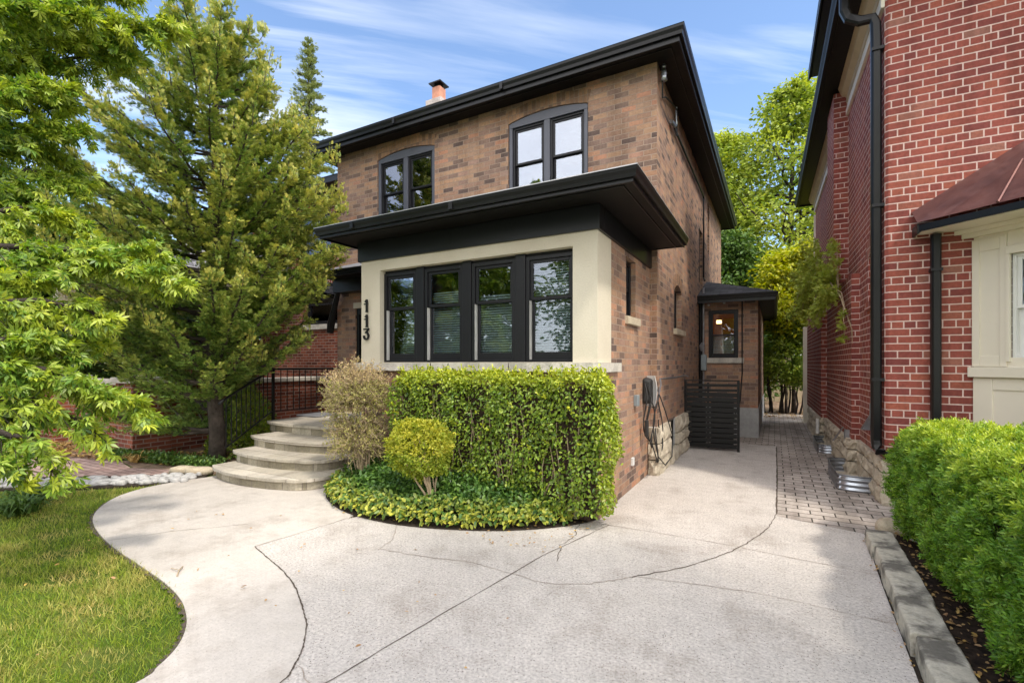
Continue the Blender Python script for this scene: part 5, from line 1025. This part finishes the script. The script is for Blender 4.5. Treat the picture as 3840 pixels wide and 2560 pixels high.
# --- shaped front hedge
def shell(n, x0, x1, y0, y1, z0, z1, w_=(.45, .26, .12, .08, .09), depth=.1, r=.1):
    """points on the front, top, right, left, back of a rounded box with outward normals"""
    k = NR.choice(5, n, p=w_); u = NR.uniform(0, 1, n); v = NR.uniform(0, 1, n); d = np.abs(NR.normal(0, depth, n)); P = np.zeros((n, 3)); N = np.zeros((n, 3))
    X = x0 + (x1 - x0) * u; Y = y0 + (y1 - y0) * u; Z = z0 + (z1 - z0) * v
    for q, (ax, sg) in enumerate(((1, -1), (2, 1), (0, 1), (0, -1), (1, 1))):
        mk = k == q; N[mk, ax] = sg
        if ax == 1: P[mk] = np.stack([X[mk], np.where(sg < 0, y0 + d[mk], y1 - d[mk]), Z[mk]], 1)
        elif ax == 2: P[mk] = np.stack([X[mk], (y0 + (y1 - y0) * v)[mk], z1 - d[mk]], 1)
        else: P[mk] = np.stack([np.where(sg > 0, x1 - d[mk], x0 + d[mk]), Y[mk], Z[mk]], 1)
    c = np.clip(P, [x0 + r, y0 + r, z0 + r], [x1 - r, y1 - r, z1 - r]); dv = P - c; ln = np.linalg.norm(dv, axis=1, keepdims=True); over = (ln > r)
    P = np.where(over, c + dv / np.maximum(ln, 1e-6) * (r - np.minimum(d[:, None], r * .8)), P); N = np.where(over, dv / np.maximum(ln, 1e-6), N); return P, N
HG = thing('clipped_hedge', 'square clipped glossy green hedge growing against the porch front', 'hedge', (-2.7, 4.45, 0)); lv = Leaves()
P, N = shell(34000, -4.12, -1.41, 4.33, 4.72, .12, 1.50, (.5, .22, .14, .06, .08), .075, .15)
wob = .035 * np.sin(P[:, 0] * 7 + 1.3 * np.sin(P[:, 2] * 5)) + .025 * np.sin(P[:, 2] * 9 + P[:, 0] * 13); P += N * (wob[:, None] + NR.normal(0, .018, (len(P), 1)))
P[:, 0] += np.where(P[:, 0] > -1.8, .05 * np.sin((1.5 - P[:, 2]) * 1.8), 0)
keep = (NR.uniform(0, 1, len(P)) < .42 + .7 * np.clip(np.sin(P[:, 0] * 11 + 2 * np.sin(P[:, 2] * 4)) + np.sin(P[:, 0] * 23 + P[:, 2] * 17) * .5 + .4, 0, 1)); P = P[keep]; N = N[keep]; n = len(P)
lv.add(P, N * .35 + rnd(n, .5) + np.array([0, 0, -.35]), N * .9 + rnd(n, .5) + np.array([0, 0, .35]), NR.uniform(.026, .047, n), np.clip(.1 + .75 * np.clip((P[:, 2] - 1.3) / .2, 0, 1) * NR.uniform(.2, 1, n) + .35 * (P[:, 0] > -1.47) * NR.uniform(0, 1, n) + NR.normal(.0, .1, n), 0, .95))  # sunlit top and right end are put into the leaf tint
for _ in range(150):
    if R_.random() < .7: q = np.array([R_.uniform(-4.1, -1.45), R_.uniform(4.33, 4.7), 1.48]); d = np.array([R_.uniform(-.3, .3), R_.uniform(-.3, .1), 1.])
    else: q = np.array([R_.uniform(-4.1, -1.5), 4.33, R_.uniform(.4, 1.4)]); d = np.array([R_.uniform(-.4, .4), -.8, R_.uniform(.1, .7)])
    ln_ = R_.uniform(.03, .1); k_ = 7; tq = np.linspace(0, 1, k_); lv.add(q + np.outer(tq, d) * ln_, d + rnd(k_, .6), rnd(k_, .6) + np.array([0, 0, .8]), NR.uniform(.024, .042, k_), np.clip(NR.normal(.55, .25, k_), 0, 1))
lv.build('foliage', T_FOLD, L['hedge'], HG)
mb = MB(); mb.box(-4.0, -1.6, 4.5, 4.68, .05, 1.36); mb.build('dark_twig_core', M['mulch'], HG); rr = random.Random(3); mb = MB()  # solid core for the twig mass, its dark colour shades the leaf gaps
for i in range(40): x = rr.uniform(-4.0, -1.5); mb.tube(curve3((x, 4.5, .05), (x + rr.uniform(-.2, .2), 4.42, rr.uniform(.5, 1.3)), 0, 4, .03, rr), [.012, .01, .008, .006, .004], 4, False)
mb.build('stems', M['twig'], HG)
# --- ivy ground cover
o_ = Leaves(); n = 30000; x = NR.uniform(-5, -1.4, n); y = NR.uniform(3.5, 4.9, n); k = inpoly(x, y, list(BED) + [(-1.6, 4.6), (-3.0, 4.6), (-4.95, 4.75)]); x, y = x[k], y[k]
bp = np.array(BED); dd = np.min(np.hypot(x[:, None] - bp[None, :, 0], y[:, None] - bp[None, :, 1]), axis=1); k = dd > .015; x, y, dd = x[k], y[k], dd[k]; n = len(x)
hh = .24 * np.clip(dd / .12, 0, 1) ** .5 + .14 * np.clip((dd - .2) / .4, 0, 1) + .03 * np.sin(x * 9) * np.sin(y * 11); z = hh * (1 - np.abs(NR.normal(0, .22, n))) ; z = np.clip(z, .01, 1) + NR.normal(0, .012, n)
edge = np.clip(1 - dd / .3, 0, 1); N = np.stack([0 * x, -1.0 * edge, 1 + 0 * x], 1) + rnd(n, .4); sel = NR.uniform(0, 1, n) < .62; 
o_.add(np.stack([x, y, z], 1)[sel], (rnd(n, .7) + np.stack([0 * x, -.5 * edge - .15, -.25 + 0 * x], 1))[sel], N[sel], NR.uniform(.04, .07, n)[sel], np.clip((edge ** 1.5) * NR.uniform(.1, 1.2, n) * (NR.uniform(0, 1, n) < .75), 0, .95)[sel])
o = o_.build('ivy_ground_cover', T_FOLD, L['ivy'], None, (-3.3, 4, 0)); tag(o, 'low spreading ivy with yellow edged leaves at the front of the round planting bed', 'ground cover', kind='stuff')
# --- golden ball shrub
def stems(mb, base, tips, r0, rr, sag=.03):
    for t_ in tips: mb.tube(curve3(base, t_, sag, 5, .015, rr), [r0, r0 * .8, r0 * .65, r0 * .5, r0 * .4, r0 * .25], 5, False)
GB = thing('ball_shrub', 'round golden yellow shrub on crooked stems in front of the hedge', 'shrub', (-3.3, 4.02, 0)); rr = random.Random(6); C_ = np.array([-3.28, 3.95, .71]); n = 9000
v = norm(rnd(n)); rdi = (1 - np.abs(NR.normal(0, .13, n))) * (1 + .08 * np.sin(v[:, 0] * 7 + v[:, 2] * 5) + .07 * np.sin(v[:, 1] * 11 + v[:, 2] * 9) + .05 * np.sin(v[:, 0] * 17 - v[:, 2] * 13) + NR.normal(0, .035, n)); P = C_ + v * rdi[:, None] * np.array([.35, .3, .31]); P[:, 2] = np.where(P[:, 2] < .5, .5 + (P[:, 2] - .5) * .8, np.minimum(P[:, 2], .985 + (P[:, 2] - .985) * .4)); n = len(P)
lv = Leaves(); lv.add(P, v * .7 + rnd(n, .5), v + rnd(n, .5), NR.uniform(.022, .04, n), np.clip(NR.normal(.2, .2, n) + .45 * np.clip(np.sin(P[:, 0] * 23) * np.sin(P[:, 2] * 19 + P[:, 1] * 9), 0, 1) + .4 * (v[:, 2] < -.1), 0, 1)); lv.build('foliage', T_FOLD, L['ball'], GB)
mb = MB(); stems(mb, V3((-3.1, 3.95, .12)), [V3(C_) + V3((rr.uniform(-.25, .22), rr.uniform(-.2, .2), rr.uniform(-.15, .15))) for _ in range(12)], .016, rr, -.03); mb.build('stems', M['twig'], GB)
# --- twiggy shrub by the steps
SS = thing('twiggy_shrub', 'bare twiggy tan shrub with tiny buds between the steps and the hedge', 'shrub', (-4.5, 4.3, 0)); rr = random.Random(8); mb = MB(); lv = Leaves()
nodes = []
for i in range(16):
    az = rr.uniform(0, 2 * PI); q = V3((-4.55 + .22 * math.cos(az), 4.27 + .2 * math.sin(az), rr.uniform(.6, 1.15))); b = V3((-4.46 + rr.uniform(-.05, .05), 4.33 + rr.uniform(-.05, .05), .04)); c = curve3(b, q, .0, 6, .04, rr); mb.tube(c, [.015, .013, .012, .01, .009, .008, .006], 5, False); nodes += c[2:]
for i in range(520):
    up = i < 350; C0 = V3((-4.55, 4.27, 1.24)) if up else V3((-4.52, 4.25, .72)); az = rr.uniform(0, 2 * PI); sz = rr.uniform(-.55, 1) if up else rr.uniform(-.8, .7); cz_ = math.sqrt(1 - sz * sz)
    rx, rz = (.44, .38) if up else (.40, .42); dv = V3((math.cos(az) * cz_, math.sin(az) * cz_ * .9, sz)); e = C0 + V3((dv.x * rx, dv.y * rx, dv.z * rz)) * rr.uniform(.82, 1.06); a = C0 + V3((dv.x * rx, dv.y * rx, dv.z * rz)) * rr.uniform(.15, .5)
    a = a.lerp(min(rr.sample(nodes, 8), key=lambda q: (q - a).length), .35); c = curve3(a, e, .0, 5, .035, rr); mb.tube(c, [.006, .005, .0045, .004, .003, .002], 3, False)
    for k in range(5):
        p = c[1 + k % 4].lerp(c[2 + k % 4], rr.random()); d = dv * .8 + V3([rr.uniform(-1, 1) for _ in range(3)]) * .8; d.z += .3; e2 = p + d.normalized() * rr.uniform(.05, .15); mb.tube([p, p.lerp(e2, .5) + V3([rr.uniform(-.012, .012) for _ in range(3)]), e2], [.003, .0025, .0015], 3, False)
        n = 7; tq = NR.uniform(.2, 1, n); lv.add(np.array(p) + np.outer(tq, np.array(e2 - p)) + rnd(n, .01), rnd(n, .6) + np.array([0, 0, .5]), rnd(n, 1), NR.uniform(.014, .03, n), np.clip(NR.normal(.7 if e2.z > 1.4 else .1, .25, n), 0, 1))
mb.build('stems', M['twig'], SS); lv.build('foliage', T_DIA, L['stick'], SS)
# --- yew hedge at the right
YH = thing('yew_hedge', 'rounded dense green yew hedge in the mulch bed at the right edge', 'hedge', (1.9, 4, 0))
P, N = shell(33000, 1.0, 2.9, 1.5, 5.62, .1, 1.1, (.14, .42, .03, .38, .03), .05, .2)
P += N * (.045 * np.sin(P[:, [1]] * 6 + 2 * np.sin(P[:, [2]] * 5)) + .03 * np.sin(P[:, [1]] * 15 + P[:, [2]] * 13 + P[:, [0]] * 9) + NR.normal(0, .015, (len(P), 1))); n = len(P)
P[:, 0] -= np.where(P[:, 0] < 1.4, .07 * np.sin(P[:, 2] * 2.6), 0)
top_ = np.clip((P[:, 2] - .85) / .25, 0, 1); lv = Leaves(); lv.add(P - N * .03, N * .8 + rnd(n, .45) + np.array([0, 0, .35]), rnd(n, 1), NR.uniform(.04, .066, n), np.clip(.02 + .75 * top_ * NR.uniform(.1, 1, n) + NR.normal(0, .12, n), 0, .9)); lv.build('foliage', T_ROS, L['yew'], YH)  # brightly lit hedge top painted in through the needle tint
MB().box(1.16, 2.75, 1.7, 5.45, .12, .98).build('dark_twig_core', M['mulch'], YH); mb = MB(); rr = random.Random(1)  # solid box as twig mass, coloured dark to shade gaps between shoots
for i in range(14): y = rr.uniform(2, 5.4); mb.tube([(1.25, y, .0), (1.2, y + .05, .3), (1.08, y + .1, .5)], [.02, .016, .01], 5, False)
mb.build('stems', M['bark'], YH)
# --- small plants
def clump(name, label, c, r, h, leaf, n, sz, tmpl=T_FOLD, cat='plant', tipf=.15, up=.3):
    o = thing(name, label, cat, (c[0], c[1], 0)); v = norm(rnd(n)); v[:, 2] = np.abs(v[:, 2]); q = NR.uniform(.45, 1, n) ** .5; P = np.array([c[0], c[1], .02]) + v * q[:, None] * np.array([r, r, h]); ll = Leaves()
    ll.add(P, v * .6 + rnd(n, .4) + np.array([0, 0, up]), v + rnd(n, .5), NR.uniform(.7, 1.2, n) * sz, np.clip(NR.normal(tipf, .15, n), 0, 1)); ll.build('foliage', tmpl, L[leaf], o)
    mb = MB(); rr = random.Random(n); stems(mb, V3((c[0], c[1], 0)), [V3((c[0] + rr.uniform(-.5, .5) * r, c[1] + rr.uniform(-.5, .5) * r, h * .7)) for _ in range(7)], .01, rr); mb.build('stems', M['twig'], o); return o
clump('leafy_shrub', 'leafy green shrub growing behind the stair railing', (-8.75, 5.5), .55, 1.15, 'hedge', 3500, .06)
clump('leafy_shrub', 'low bright green shrub at the foot of the railing behind the conifer trunk', (-8.3, 4.95), .4, .7, 'hedge', 1800, .055)
def strap(name, label, c, n, ln, leaf, tipf=.1, cat='plant'):
    o = thing(name, label, cat, (c[0], c[1], 0)); V = []; F = []; T = []; rr = random.Random(int(c[0] * 100))
    for i in range(n):
        az = rr.uniform(0, 2 * PI); l = ln * rr.uniform(.6, 1.1); b = V3((c[0] + rr.uniform(-.12, .12), c[1] + rr.uniform(-.12, .12), 0)); d = V3((math.cos(az), math.sin(az), 0)); s_ = V3((-d.y, d.x, 0)) * .012; k = len(V); sp = rr.uniform(.4, 1)
        for j_ in range(6): t = j_ / 5; p = b + d * (l * sp * t) + V3((0, 0, l * (1.5 * t - 1.25 * t * t) * (1.2 - sp * .5))); w_ = (1 - t ** 2) + .08; V += [tuple(p - s_ * w_), tuple(p + s_ * w_)]; T += [tipf] * 2
        F += [(k + 2 * j_, k + 2 * j_ + 1, k + 2 * j_ + 3, k + 2 * j_ + 2) for j_ in range(5)]
    np_mesh('foliage', np.array(V), np.array(F), L[leaf], o, None, np.array(T)); return o
strap('strappy_plant', 'dark green strap leaved clump at the left edge of the lawn', (-7.1, 1.95), 110, .4, 'dark'); strap('strappy_plant', 'second dark strap leaved clump just behind the first at the left edge', (-7.6, 2.15), 90, .36, 'dark')
strap('dry_grass_tuft', 'pale dry grass tuft beside the neighbour brick pier', (-9.15, 3.95), 130, .34, 'litter', .6)
o_ = Leaves(); n = 5200; t = NR.uniform(0, 1, n); x = -10.0 + 2.4 * t + NR.normal(0, .12, n); y = 3.78 + .28 * t + .25 * np.abs(NR.normal(0, 1, n)) * (.35 + .5 * t); z = NR.uniform(.01, .13, n); o_.add(np.stack([x, y, z], 1), rnd(n, .6) + np.array([0, 0, .3]), rnd(n, .4) + np.array([0, 0, 1.]), NR.uniform(.035, .06, n), np.clip(NR.normal(.02, .06, n), 0, 1))
o = o_.build('ivy_strip', T_FOLD, L['ivy'], None, (-8.8, 4, 0)); tag(o, 'narrow strip of dark ivy along the pink path below the conifer', 'ground cover', kind='stuff')
# --- lawn
lawnp = list(WALKL) + [(-3.6, -2.5), (-9, -2.5), (-10.3, 1.45), (-9.2, 1.75), (-8.4, 2.2), (-7.7, 2.65), (-7.25, 3.2)]
n = 190000; x = NR.uniform(-8.5, -2.75, n); y = NR.uniform(-.4, 3.6, n); q = inpoly(x, y, lawnp); wp_ = np.array(WALKL[:98]); near = np.zeros(len(x), bool); idx = np.where(~q & (x < -2.7))[0]; dl_ = np.min(np.hypot(x[idx][:, None] - wp_[None, :, 0], y[idx][:, None] - wp_[None, :, 1]), axis=1); near[idx] = dl_ < .022 + .012 * np.sin(x[idx] * 17) * np.sin(y[idx] * 23); q = q | (near & (NR.uniform(0, 1, len(x)) < .8)); x, y = x[q], y[q]; dcam = np.hypot(x, y); q = NR.uniform(0, 1, len(x)) < np.clip(3.4 / dcam, .25, 1) ; x, y = x[q], y[q]; n = len(x)
pat = np.sin(x * 2.3 + 1.1 * np.sin(y * 3.1)) * np.sin(y * 2.7 + x * .8); bare = np.sin(x * 5.1 + y * 2) * np.sin(y * 6.3 - x * 3) > .62; q = ~(bare & (NR.uniform(0, 1, n) < .5)); x, y, pat, bare = x[q], y[q], pat[q], bare[q]; n = len(x)
o_ = Leaves(); o_.add(np.stack([x, y, -.03 + 0 * x], 1), rnd(n, .38) + np.array([0, 0, .9]), rnd(n, 1) * np.array([1, 1, .2]), NR.uniform(.022, .055, n) * (1 + .2 * pat), np.clip(.15 + .3 * pat + NR.normal(0, .2, n) + .5 * bare + .25 * np.sin(x * 11 + 3 * np.sin(y * 7)) * np.sin(y * 13), 0, .95))
T_BL = (np.array([(-.05, 0, 0), (.05, 0, 0), (.04, .55, .05), (-.04, .55, .05), (.004, 1, .22), (-.004, 1, .22)], float), np.array([(0, 1, 2, 3), (3, 2, 4, 5)]))
o = o_.build('lawn_grass', T_BL, L['grass'], None, (-5, 1.5, 0)); tag(o, 'patchy sunlit lawn grass left of the curving walk', 'grass', kind='stuff')
# --- fallen leaves
def scatter(name, label, poly, n, sz, z=.006, leaf='litter', zr=.02):
    xs = [p[0] for p in poly]; ys = [p[1] for p in poly]; x = NR.uniform(min(xs), max(xs), n); y = NR.uniform(min(ys), max(ys), n); q = inpoly(x, y, poly); x, y = x[q], y[q]; n = len(x); ll = Leaves()
    ll.add(np.stack([x, y, z + NR.uniform(0, zr, n)], 1), rnd(n, 1) * np.array([1, 1, .15]), rnd(n, .3) + np.array([0, 0, 1.]), NR.uniform(.6, 1.3, n) * sz, np.clip(NR.normal(.3, .3, n), 0, 1)); o = ll.build(name, T_FOLD, L[leaf], None, (sum(xs) / len(xs), sum(ys) / len(ys), 0)); tag(o, label, 'leaves', kind='stuff')
scatter('leaf_litter', 'dry tan leaves covering the bed in front of the neighbour porch', [(-14, 2.9), (-10.4, 3.6), (-9.3, 3.85), (-8, 4.05), (-8, 5.2), (-9.5, 4.6), (-14, 4.0)], 5200, .075)
scatter('mulch_litter', 'dry leaves and wood chips on the dark mulch beside the hedge', [(.86, 1), (1.25, 1), (1.25, 5.5), (.98, 5.5), (.86, 4)], 900, .028, .052)
scatter('gutter_litter', 'small orange leaves caught between the driveway and the curb', [(.585, .5), (.655, .5), (.69, 3.1), (.74, 4.4), (.77, 5.5), (.70, 5.4), (.655, 4.2), (.61, 3)], 420, .022, .004)
scatter('path_leaves', 'scattered dry leaves at the end of the paver path', [(-.4, 16), (1.2, 16), (1.6, 19), (-1, 19)], 260, .08, 0)
scatter('lawn_leaves', 'few curled brown leaves lying on the lawn and walk', [(-7, .8), (-1, .8), (-1, 3), (-3.5, 3.4), (-7, 3)], 60, .03, .01)
scatter('bed_leaves', 'brown leaves along the soil edge of the ivy bed', [(-4.6, 3.6), (-1.65, 3.6), (-1.55, 4.65), (-3, 3.9)], 260, .03, .012)
m = MB(); m.tube([(-3.93, 1.93, .01), (-4.0, 1.98, .02), (-4.07, 2.04, .01)], .005, 5); m.tube([(-4.0, 1.98, .02), (-4.12, 1.98, .01)], .003, 4); tag(m.build('fallen_twig', M['twig'], None, (-4, 1.98, 0)), 'short forked twig lying on the walk edge by the lawn', 'twig')
# --- street trees outside the picture: they shade the driveway and show in the windows
tree('large street tree to the right behind the viewer shading the driveway', (4.6, .2, -.05), 9.6, [(0, 1), (.4, 2.2), (.62, 2.8), (.85, 2.2), (1, .8)], 34, 'back', .17, 34, 6, .3, .2, 51, (-1.0, .4), .42)
for i, (x, y, h) in enumerate(((-17, -17, 11.5), (-9.5, -19, 10.5), (-2.5, -16.5, 9), (4.5, -20, 12), (-25, -15, 12))):
    tree(['big tree across the street at the far left end', 'second tree across the street, left of the middle', 'middle and smallest tree across the street', 'tall tree across the street behind the viewer on the right', 'outermost tree across the street'][i], (x, y, -.05), h, [(0, 1), (.3, 3.0), (.65, 3.6), (1, .8)], 34, 'back', .4, 44, 5, .5, .25, 60 + i, (0, 0), .2)
